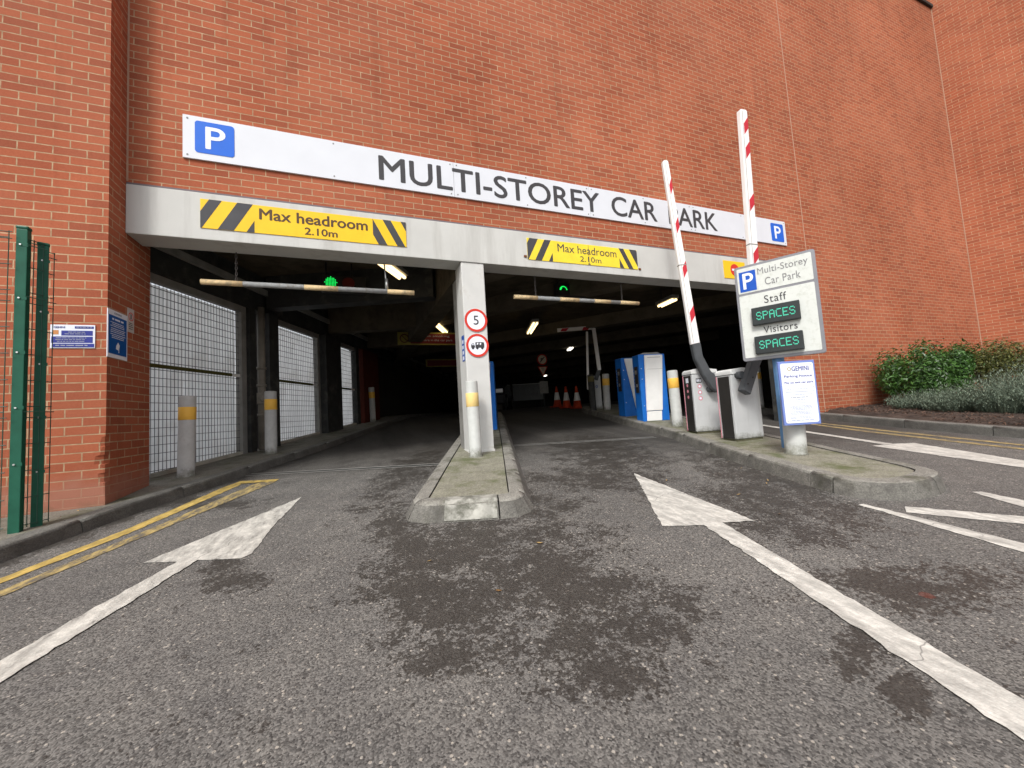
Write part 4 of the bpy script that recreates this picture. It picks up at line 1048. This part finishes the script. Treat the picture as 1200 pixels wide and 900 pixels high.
# far barrier with the folded arm
fx, fy = 5.98, 8.95; z0 = G(fx, fy) + .11
t = thing('folding_barrier', 'far grey barrier with a folded arm bent level under the ceiling', 'barrier', (fx, fy, z0), rad(-20))
zf = lambda z: z - z0
mb = MB(); mb.box(-.16, .12, 0, .28, 0, .92, bev=.012); mb.build('cabinet', CAB, t)
mb = MB(); mb.disc(.0, .62, .02, .035, -.004, -.0005, 16); mb.build('sticker', BLUE2, t)
def bar2(a, b, w, name, mat, y=-.06):
    a, b = Vector(a), Vector(b); d = (b - a).normalized(); n = Vector((-d.y, d.x)) * w / 2
    mb = MB(); mb.prism([tuple(a - n), tuple(b - n), tuple(b + n), tuple(a + n)], .04, 'y', y, bev=.005); return mb.build(name, mat, t)
bar2((-.25, .55), (-.16, 2.16), .06, 'arm_strut', BOOMW, -.05)
bar2((.10, 1.06), (.03, 2.24), .10, 'lower_arm', BOOMW)
bar2((-.02, .80), (.11, 1.12), .11, 'bracket', BRKT, -.058)
fa = bar2((.06, 2.26), (-.98, 2.24), .10, 'folded_arm', BOOMW, -.055)
for a in (-.90, -.30):
    mb = MB(); mb.prism([(a, 2.20), (a + .16, 2.20), (a + .24, 2.285), (a + .05, 2.285)], .0015, 'y', -.057); mb.build('red_stripe', BOOMRED, fa)

# ------------------------------------------------------------------ big spaces sign
nrm = Vector((-.879, -.477, 0))
rz_s = math.atan2(-.879, .477)            # local +x runs from the far (left) edge to the near (right) edge
t = thing('spaces_sign', 'large grey-framed sign with Staff and Visitors displays, standing on the right island', 'sign', (4.025, 3.066, 0), rz_s)
W0, Z0, Z1 = .735, 1.118, 2.205
mb = MB(); mb.prism(rrect(0, W0, Z0, Z1, .025), .045, 'y', 0, bev=.004); mb.build('frame', M('sign_frame_grey', (.22, .22, .235), .4, .3, var=.1), t)
mb = MB(); mb.prism(rrect(.026, W0 - .032, Z0 + .035, 1.862, .012), .003, 'y', -.0035); mb.build('lower_panel', SIGNG, t)
mb = MB(); mb.prism(rrect(.026, W0 - .032, 1.888, Z1 - .028, .012), .003, 'y', -.0035); mb.build('upper_panel', SIGNG, t)
mb = MB(); mb.box(.045, .205, -.006, -.0037, 1.905, 2.135); s_ = mb.build('parking_symbol', BLUE_SQ, t)
text('P', .082, 1.935, .095, .175, SIGNP, s_, y=-.0062, bold=.03)
text('Multi-Storey', .225, 2.045, .445, .095, GREYT, t, y=-.0037, bold=.006, spacing=1.05)
text('Car Park', .285, 1.935, .315, .082, GREYT, t, y=-.0037, bold=.006, spacing=1.05)
text('Staff', .26, 1.735, .20, .085, BLACKT, t, y=-.0037, bold=.004, spacing=1.1)
text('Visitors', .225, 1.405, .30, .075, BLACKT, t, y=-.0037, bold=.010, spacing=1.1)
FONT5 = {'S': ['01110', '10001', '10000', '01110', '00001', '10001', '01110'], 'P': ['11110', '10001', '10001', '11110', '10000', '10000', '10000'],
         'A': ['01110', '10001', '10001', '11111', '10001', '10001', '10001'], 'C': ['01111', '10000', '10000', '10000', '10000', '10000', '01111'], 'E': ['11111', '10000', '10000', '11110', '10000', '10000', '11111']}
for z in (1.500, 1.180):
    mb = MB(); mb.box(.135, .565, -.062, -.004, z, z + .195, bev=.008); d_ = mb.build('display', LED_BOX, t)
    mb = MB(); px = .0098
    for k, ch in enumerate('SPACES'):
        for r_, row in enumerate(FONT5[ch]):
            for c_, v in enumerate(row):
                if v == '1': mb.box(.178 + k * .0595 + c_ * px, .178 + k * .0595 + c_ * px + .0088, -.0645, -.0625, z + .130 - r_ * .0128, z + .1405 - r_ * .0128)
    mb.build('led_text', LEDS, d_)
# blue post behind both signs
bx, by = 4.285, 2.85; pz = G(bx, by) + .11
mb = MB(); mb.box(-.05, .05, -.03, .03, 0, 2.17 - pz, bev=.008)
for z in (1.25, 1.95): mb.box(-.10, .10, -.045, -.03, z - pz, z + .04 - pz)
o = mb.build('post', BLUEP, t); o.matrix_parent_inverse = Matrix()
# place the post upright in the sign's local frame
Mt = Matrix.Translation((4.025, 3.066, 0)) @ Matrix.Rotation(rz_s, 4, 'Z')
o.matrix_local = Mt.inverted() @ (Matrix.Translation((bx, by, pz)) @ Matrix.Rotation(rad(-20), 4, 'Z'))

# parking notice
t = thing('parking_notice', 'white parking notice on a blue board low on the right island', 'notice', (3.772, 2.517, .42), math.atan2(-.132, .339))
mb = MB(); mb.box(0, .355, 0, .02, .0, .622, bev=.004); mb.build('board', BLUEE, t)
mb = MB(); mb.prism(rrect(.018, .337, .020, .600, .02), .003, 'y', -.0035); mb.build('white_face', SIGNP, t)
text('GEMINI', .125, .523, .165, .045, NAVY, t, y=-.0037, bold=.012)
text('Parking Notice', .045, .455, .27, .030, NAVY, t, y=-.0037, bold=.006)
text('Pay on exit car park', .042, .395, .28, .027, NAVY, t, y=-.0037, bold=.004)
mb = MB(); mb.box(.045, .325, -.005, -.0037, .318, .322); bars(mb, .075, .27, (.262,), .007, -.0037, .02); bars(mb, .1, .25, (.21, .225), .004, -.0037, .02); mb.build('dark_print', LGREY, t)
mb = MB(); bars(mb, .06, .30, (.345, .29, .24, .18, .168, .156, .144, .126, .114, .102, .075, .063), .005, -.0037, .03); bars(mb, .06, .31, (.04,), .008, -.0037, .02)
mb.build('small_print', M('faint_print', (.34, .37, .50), .5), t)
mb = MB(); mb.disc(.100, .545, .010, .020, -.005, -.0037, 14); mb.build('emblem', M('emblem_gold', (.45, .40, .28), .5), t)
mb = MB(); screws(mb, [(.04, .578), (.315, .578), (.04, .36), (.315, .36), (.04, .04), (.315, .04)], .005, -.0037); mb.build('screws', STEEL, t)
mb = MB(); mb.box(.08, .20, .021, .055, .10, .14); mb.box(.08, .20, .021, .055, .48, .52); mb.build('clamp', BLUEP, t)

# ------------------------------------------------------------------ green fence beside the pier
t = thing('mesh_fence', 'green wire mesh fence with two bolted box posts in front of the brick pier', 'fence', (-2.312, 3.83, G(-2.295, 3.83) + .09))
def fpost(dx, dy, h, rz):
    mb = MB(); mb.box(-.029, .029, -.024, .024, 0, h, bev=.004); mb.box(-.033, .033, -.028, .028, h, h + .025, bev=.010)
    p = mb.build('post', GREEN, t); p.location = (dx, dy, 0); p.rotation_euler = (0, 0, rz)
    z = h - .12
    while z > .1:
        mb = MB(); mb.disc(-.004, z, 0, .006, -.032, -.026, 10); mb.build('bolt', STEEL, p)
        mb = MB(); mb.box(-.014, .034, -.0255, -.0235, z - .012, z + .012); mb.build('clamp', GREEN, p); z -= .40
    return p
fpost(0, 0, 2.20, rad(6)); fpost(.040, .115, 2.13, rad(30))
def mesh_panel(x0, x1, h, nm, loc, rz, step=.05, hs=.19):
    mb = MB()
    n = int((x1 - x0) / step)
    for i in range(n + 1): mb.tube((x0 + i * step, 0, .03), (x0 + i * step, 0, h), .003, n=5, cap=False)
    z = .05; k = 0
    while z < h:
        fold = (k % 5 == 4)
        mb.tube((x0, -.006, z), (x1, -.006, z), .0034, n=5, cap=False)
        if fold: mb.tube((x0, -.03, z + .04), (x1, -.03, z + .04), .0034, n=5, cap=False)
        z += hs if not fold else .08; k += 1
    mb.tube((x0, -.006, h - .01), (x1, -.006, h - .01), .0034, n=5, cap=False); mb.tube((x0, -.028, h - .06), (x1, -.028, h - .06), .0034, n=5, cap=False)
    o = mb.build(nm, M('fence_wire', (.03, .075, .055), .4, var=.1), t); o.location = loc; o.rotation_euler = (0, 0, rz)
mesh_panel(-2.6, -.03, 2.17, 'wire_mesh', (0, -.045, 0), rad(2))
mesh_panel(0.02, .125, 2.14, 'wire_mesh', (0, -.03, 0), rad(56))
mesh_panel(0.02, .07, 2.10, 'wire_mesh', (.042, .10, 0), rad(60))

# ------------------------------------------------------------------ far interior things
def cone(x, y, label, first=None):
    z = G(x, y)
    if first: return clone(first, (x, y, z), .3, label)
    t = thing('traffic_cone', label, 'traffic cone', (x, y, z), 0, group='traffic cones at the far end of the lane')
    mb = MB(); mb.box(-.19, .19, -.19, .19, 0, .035, bev=.01); mb.build('base', CONE, t)
    mb = MB(); mb.lathe([(.15, .036), (.14, .06), (.105, .26), (.0, .26)], 20); mb.build('lower_cone', CONE, t)
    mb = MB(); mb.lathe([(.1075, .255), (.0625, .52), (.058, .52)], 20); mb.build('reflective_sleeve', CONEW, t)
    mb = MB(); mb.lathe([(.062, .515), (.03, .72), (.022, .735), (0, .735)], 20); mb.build('tip', CONE, t); return t
c0 = cone(6.46, 10.85, 'nearest and right-hand traffic cone of the three')
cone(6.35, 11.35, 'middle traffic cone of the three', c0); cone(6.34, 12.0, 'left-hand traffic cone of the three', c0)
t = thing('sign_post', 'dark post carrying a round ban sign, a give way triangle and a grey board', 'sign', (6.0, 12.3, G(6, 12.3)))
zp = G(6, 12.3)
mb = MB(); mb.tube((0, .03, 0), (0, .03, 2.75 - zp), .03, n=12); mb.build('post', DARK, t)
CRM = M('aged_sign_cream', (.72, .60, .46), .5, var=.1)
mb = MB(); mb.disc(0, 2.50 - zp, 0, .20, -.02, -.005); mb.build('ban_disc', RED, t)
mb = MB(); mb.disc(0, 2.50 - zp, 0, .158, -.024, -.0205); dsc = mb.build('disc_face', CRM, t)
mb = MB(); z = 2.50 - zp; mb.prism([(-.11, z - .09), (-.085, z - .11), (.11, z + .09), (.085, z + .11)], .001, 'y', -.0256); mb.prism([(-.06, z - .07), (-.03, z - .07), (-.03, z + .02), (.05, z + .02), (.05, z + .05), (-.06, z + .05)], .0008, 'y', -.0250); mb.build('turn_symbol', BLACKT, t)
z = 2.25 - zp
mb = MB(); mb.prism([(-.20, z), (.20, z), (0, z - .36)], .012, 'y', -.02); mb.build('give_way_triangle', RED, t)
mb = MB(); mb.prism([(-.155, z - .026), (.155, z - .026), (0, z - .305)], .002, 'y', -.0225); mb.build('triangle_face', CRM, t)
text('GIVE', -.06, z - .095, .12, .045, BLACKT, t, y=-.0227); text('WAY', -.045, z - .155, .09, .045, BLACKT, t, y=-.0227)
mb = MB(); mb.box(-.17, .17, -.018, -.004, 1.28 - zp, 1.72 - zp); mb.build('grey_board', FRAME, t)
# crash barrier panels in the distance
for i, (x, w) in enumerate(((5.9, 1.0), (7.3, 1.6))):
    t = thing('crash_barrier', ('short' if i == 0 else 'long') + ' pale panel at the far end of the right lane, ' + ('left of' if i == 0 else 'right of') + ' the dark post', 'panel', (x, 19 - .3 * i, G(x, 19)), rad(-18))
    PALE = M('pale_metal_panel', (.34, .36, .37), .5, var=.12)
    mb = MB(); mb.box(0, w, 0, .04, .42, 1.25, bev=.004); mb.build('panel', PALE, t)
    mb = MB(); mb.box(0, w, -.02, .05, 1.251, 1.30); mb.build('top_rail', WPAINT, t)
    for xx in (.05, w - .12):
        mb = MB(); mb.box(xx, xx + .06, .05, .11, 0, 1.2); mb.build('leg', DARK, t)
# small dark car behind the centre island
t = thing('parked_car', 'dark car parked deep in the right bay behind the centre island', 'car', (5.0, 15.6, G(5.0, 15.6)), rad(65))
mb = MB(); mb.prism([(-2.0, .25), (-2.05, .62), (-1.85, .92), (-1.2, .98), (-.6, 1.42), (.9, 1.42), (1.6, .95), (1.95, .85), (2.0, .3)], 1.66, 'y', -.83, bev=.06); mb.build('body', CARP, t)
mb = MB(); mb.prism([(-1.05, 1.0), (-.56, 1.36), (.86, 1.36), (1.42, 1.0)], 1.70, 'y', -.85, bev=.01); mb.build('windows', GLASS, t)
for xx in (-1.3, 1.3):
    for yy in (-.86, .68):
        mb = MB(); mb.tube((xx, yy, .31), (xx, yy + .18, .31), .31, n=24); wh = mb.build('wheel', RUBBER, t)
        mb = MB(); mb.tube((xx, yy - .004, .31), (xx, yy + .184, .31), .19, n=20); mb.build('rim', STEEL, wh)
for yy in (-.62, .62):
    mb = MB(); mb.box(-2.07, -1.99, yy - .16, yy + .16, .66, .80, bev=.01); mb.build('headlight', CARL, t)

# ------------------------------------------------------------------ planting
def leafy(name, label, cat, c, r, n, size, mat, stem_mat, seed, flat=1.4, group=None, floor=.12, up=.2):
    rg = random.Random(seed); x0, y0 = c; z0 = G(x0, y0) + floor
    t = thing(name, label, cat, (x0, y0, z0), 0, group)
    lumps = [(rg.uniform(-.75, .75) * r[0], rg.uniform(-.7, .7) * r[1], rg.uniform(.40, .80) * r[2], rg.uniform(.32, .5)) for _ in range(16)]
    mb = MB()
    for k in range(n):
        lx, ly, lz, lr = rg.choice(lumps)
        d_ = Vector((rg.gauss(0, 1), rg.gauss(0, 1), rg.gauss(0, 1))).normalized()
        q = rg.random() ** .45
        p = Vector((lx + d_.x * q * lr * r[0] * .8, ly + d_.y * q * lr * r[1] * 1.0, lz + d_.z * q * lr * r[2] * .95))
        if rg.random() < .03: p += d_ * rg.uniform(.02, .10) * 1.5
        if p.z < .02: continue
        nrm_ = (d_ + Vector((rg.gauss(0, .5), rg.gauss(0, .5), rg.gauss(.4, .5)))).normalized()
        ax = nrm_.orthogonal().normalized(); ax.rotate(Matrix.Rotation(rg.uniform(0, 6.3), 3, nrm_)); bx_ = nrm_.cross(ax)
        L_ = size * rg.uniform(.7, 1.3); w = L_ * .42
        a, b = p - ax * L_ / 2, p + ax * L_ / 2
        mb.poly([a, p - bx_ * w / 2 + nrm_ * w * .2, b - nrm_ * L_ * .12]); mb.poly([a, b - nrm_ * L_ * .12, p + bx_ * w / 2 + nrm_ * w * .2])
    bmesh.ops.remove_doubles(mb.bm, verts=mb.bm.verts[:], dist=1e-6)
    mb.build('leaves', mat, t, recalc=False)
    mb = MB()
    for lx, ly, lz, lr in lumps:
        for _ in range(3):
            q = (lx + rg.uniform(-.1, .1), ly + rg.uniform(-.08, .08), lz + rg.uniform(0, .3) * r[2]); b0 = (lx * .45, ly * .45, 0)
            mid = ((q[0] + b0[0]) / 2 + rg.uniform(-.03, .03), (q[1] + b0[1]) / 2, q[2] * .5)
            mb.tube(b0, mid, .009, .006, 6); mb.tube(mid, q, .006, .002, 6)
    mb.build('stems', stem_mat, t)
    return t
BARK = M('shrub_bark', (.09, .06, .04), .9)
LAUREL = leaf_mat('glossy_green_leaf', (.018, .050, .010), (.060, .140, .028), .38, .2)
OLIVE = leaf_mat('olive_green_leaf', (.035, .055, .012), (.12, .13, .032), .5, .25)
SILVER = leaf_mat('silver_green_leaf', (.075, .11, .078), (.17, .215, .155), .7, .2)
leafy('laurel_bush', 'bright green leafy bush against the facade brickwork', 'bush', (10.3, 4.0), (1.2, .52, 1.04), 12500, .070, LAUREL, BARK, 5)
leafy('green_shrub', 'olive green shrub left of the yellowish one near the side wall', 'bush', (12.4, 3.6), (1.2, .9, 1.15), 9000, .06, OLIVE, BARK, 6)
leafy('green_shrub', 'yellowish green shrub at the right edge of the bed', 'bush', (12.0, 2.35), (1.1, .9, 1.30), 9000, .06, OLIVE, BARK, 9)
def lavender(c, r, n, h, seed, label):
    rg = random.Random(seed); x0, y0 = c; z0 = G(x0, y0) + .12
    t = thing('lavender', label, 'lavender', (x0, y0, z0), 0, 'silvery lavender plants along the bed')
    mb = MB()
    for k in range(n):
        a = rg.uniform(0, 6.283); q = math.sqrt(rg.random()); bx_, by_ = math.cos(a) * q * r * .55, math.sin(a) * q * r * .55
        hh = h * (1 - .45 * q * q) * rg.uniform(.55, 1.1)
        tip = Vector((bx_ * 1.75 + rg.gauss(0, .03), by_ * 1.75 + rg.gauss(0, .03), hh)); bs = Vector((bx_, by_, hh * rg.uniform(0, .3)))
        d_ = (tip - bs); 
        for j in range(5):
            p = bs + d_ * (.25 + .75 * j / 4); ll = rg.uniform(.03, .055); aa = rg.uniform(0, 6.283)
            e_ = (Vector((math.cos(aa), math.sin(aa), 1.1))).normalized() * ll; s_ = Vector((-math.sin(aa), math.cos(aa), 0)) * .0045
            mb.poly([p - s_, p + s_, p + e_])
        s_ = Vector((math.cos(a), math.sin(a), 0)).cross(Vector((0, 0, 1))) * .002; mb.poly([bs - s_, bs + s_, tip])
    mb.build('foliage', SILVER, t, recalc=False); return t
lavender((9.05, 3.72), .42, 900, .34, 1, 'small low lavender at the left end of the row, below the laurel')
lavender((8.85, 3.25), .46, 1300, .42, 2, 'second lavender from the left, in front of the laurel')
lavender((8.95, 2.72), .55, 2000, .62, 3, 'tall broad lavender right of the laurel')
lavender((9.0, 2.15), .58, 2000, .62, 4, 'broad lavender nearest the right edge of the photo')
lavender((9.7, 2.55), .60, 1700, .80, 5, 'tallest lavender, standing behind the front row')
lavender((8.9, 1.5), .55, 1500, .55, 6, 'lavender past the right edge of the row, partly out of view')
# little litter on the bed and a few fallen leaves on the road
LEAFY = leaf_mat('dry_leaf', (.20, .10, .03), (.42, .28, .10), .7, .1)
mb = MB(); rg = random.Random(11)
spots = [(3.05, 2.75), (3.10, 2.72), (.95, 2.15), (3.62, 3.05)] + [(rg.uniform(2.4, 4.1), rg.uniform(1.2, 3.2)) for _ in range(7)] + [(rg.uniform(-2.9, -2.2), rg.uniform(3.3, 4.25)) for _ in range(40)] + [(rg.uniform(.2, 1.4), rg.uniform(1.7, 2.6)) for _ in range(2)]
for i, (x, y) in enumerate(spots):
    on = y > 3.2 and x < -2
    s_ = rg.uniform(.008, .022); a = rg.uniform(0, 6.28); z = G(x, y) + (.105 if on else .006)
    ca, sa = math.cos(a) * s_, math.sin(a) * s_
    mb.poly([(x - ca, y - sa, z), (x + sa * .5, y - ca * .5, z + .004), (x + ca, y + sa, z + .008), (x - sa * .5, y + ca * .5, z + .003)])
o = mb.build('leaf_litter', LEAFY); o['kind'] = 'stuff'; o['label'] = 'small dry leaves scattered on the road and by the fence'; o['category'] = 'leaves'

# ------------------------------------------------------------------ sky, sun, camera
w = bpy.data.worlds.new('World'); S.world = w; w.use_nodes = True
nt = w.node_tree; nt.nodes.clear()
wo = nt.nodes.new('ShaderNodeOutputWorld'); bg = nt.nodes.new('ShaderNodeBackground')
sky = nt.nodes.new('ShaderNodeTexSky'); sky.sky_type = 'NISHITA'; sky.sun_disc = False
SUN_EL, SUN_AZ = rad(46), rad(-140)     # azimuth measured from +Y, clockwise: behind and to the left of the camera
sky.sun_elevation = SUN_EL; sky.sun_rotation = SUN_AZ; sky.dust_density = 3; sky.air_density = 1.0; sky.ozone_density = 1.0
hs = nt.nodes.new('ShaderNodeHueSaturation'); hs.inputs['Saturation'].default_value = .22
nt.links.new(sky.outputs[0], hs.inputs['Color']); nt.links.new(hs.outputs[0], bg.inputs[0]); nt.links.new(bg.outputs[0], wo.inputs[0])
bg.inputs[1].default_value = .14
ld = bpy.data.lights.new('sun', 'SUN'); ld.energy = 1.5; ld.angle = rad(12); ld.color = (1, .97, .93)
lo = bpy.data.objects.new('sun', ld); COL.objects.link(lo)
dv = Vector((math.sin(SUN_AZ) * math.cos(SUN_EL), math.cos(SUN_AZ) * math.cos(SUN_EL), math.sin(SUN_EL)))
lo.rotation_euler = dv.to_track_quat('Z', 'Y').to_euler()

cd = bpy.data.cameras.new('camera'); cam = bpy.data.objects.new('camera', cd); COL.objects.link(cam); S.camera = cam
cd.sensor_width = 36; cd.sensor_fit = 'HORIZONTAL'; cd.lens = 447.2185 / 1200 * 36; cd.clip_start = .05; cd.clip_end = 500
R_ = Vector((.93165041, -.35801514, -.06206997)); U_ = Vector((.03249041, -.08805844, .9955833)); F_ = Vector((.36190039, .92955412, .07040762))
mw = Matrix((R_, U_, -F_)).transposed().to_4x4(); mw.translation = (0, 0, .7255); cam.matrix_world = mw

S.view_settings.view_transform = 'Standard'; S.view_settings.look = 'None'; S.view_settings.gamma = 1; S.view_settings.exposure = .72
S.render.engine = 'CYCLES'; S.cycles.max_bounces = 8; S.cycles.diffuse_bounces = 4
S.cycles.use_denoising = True
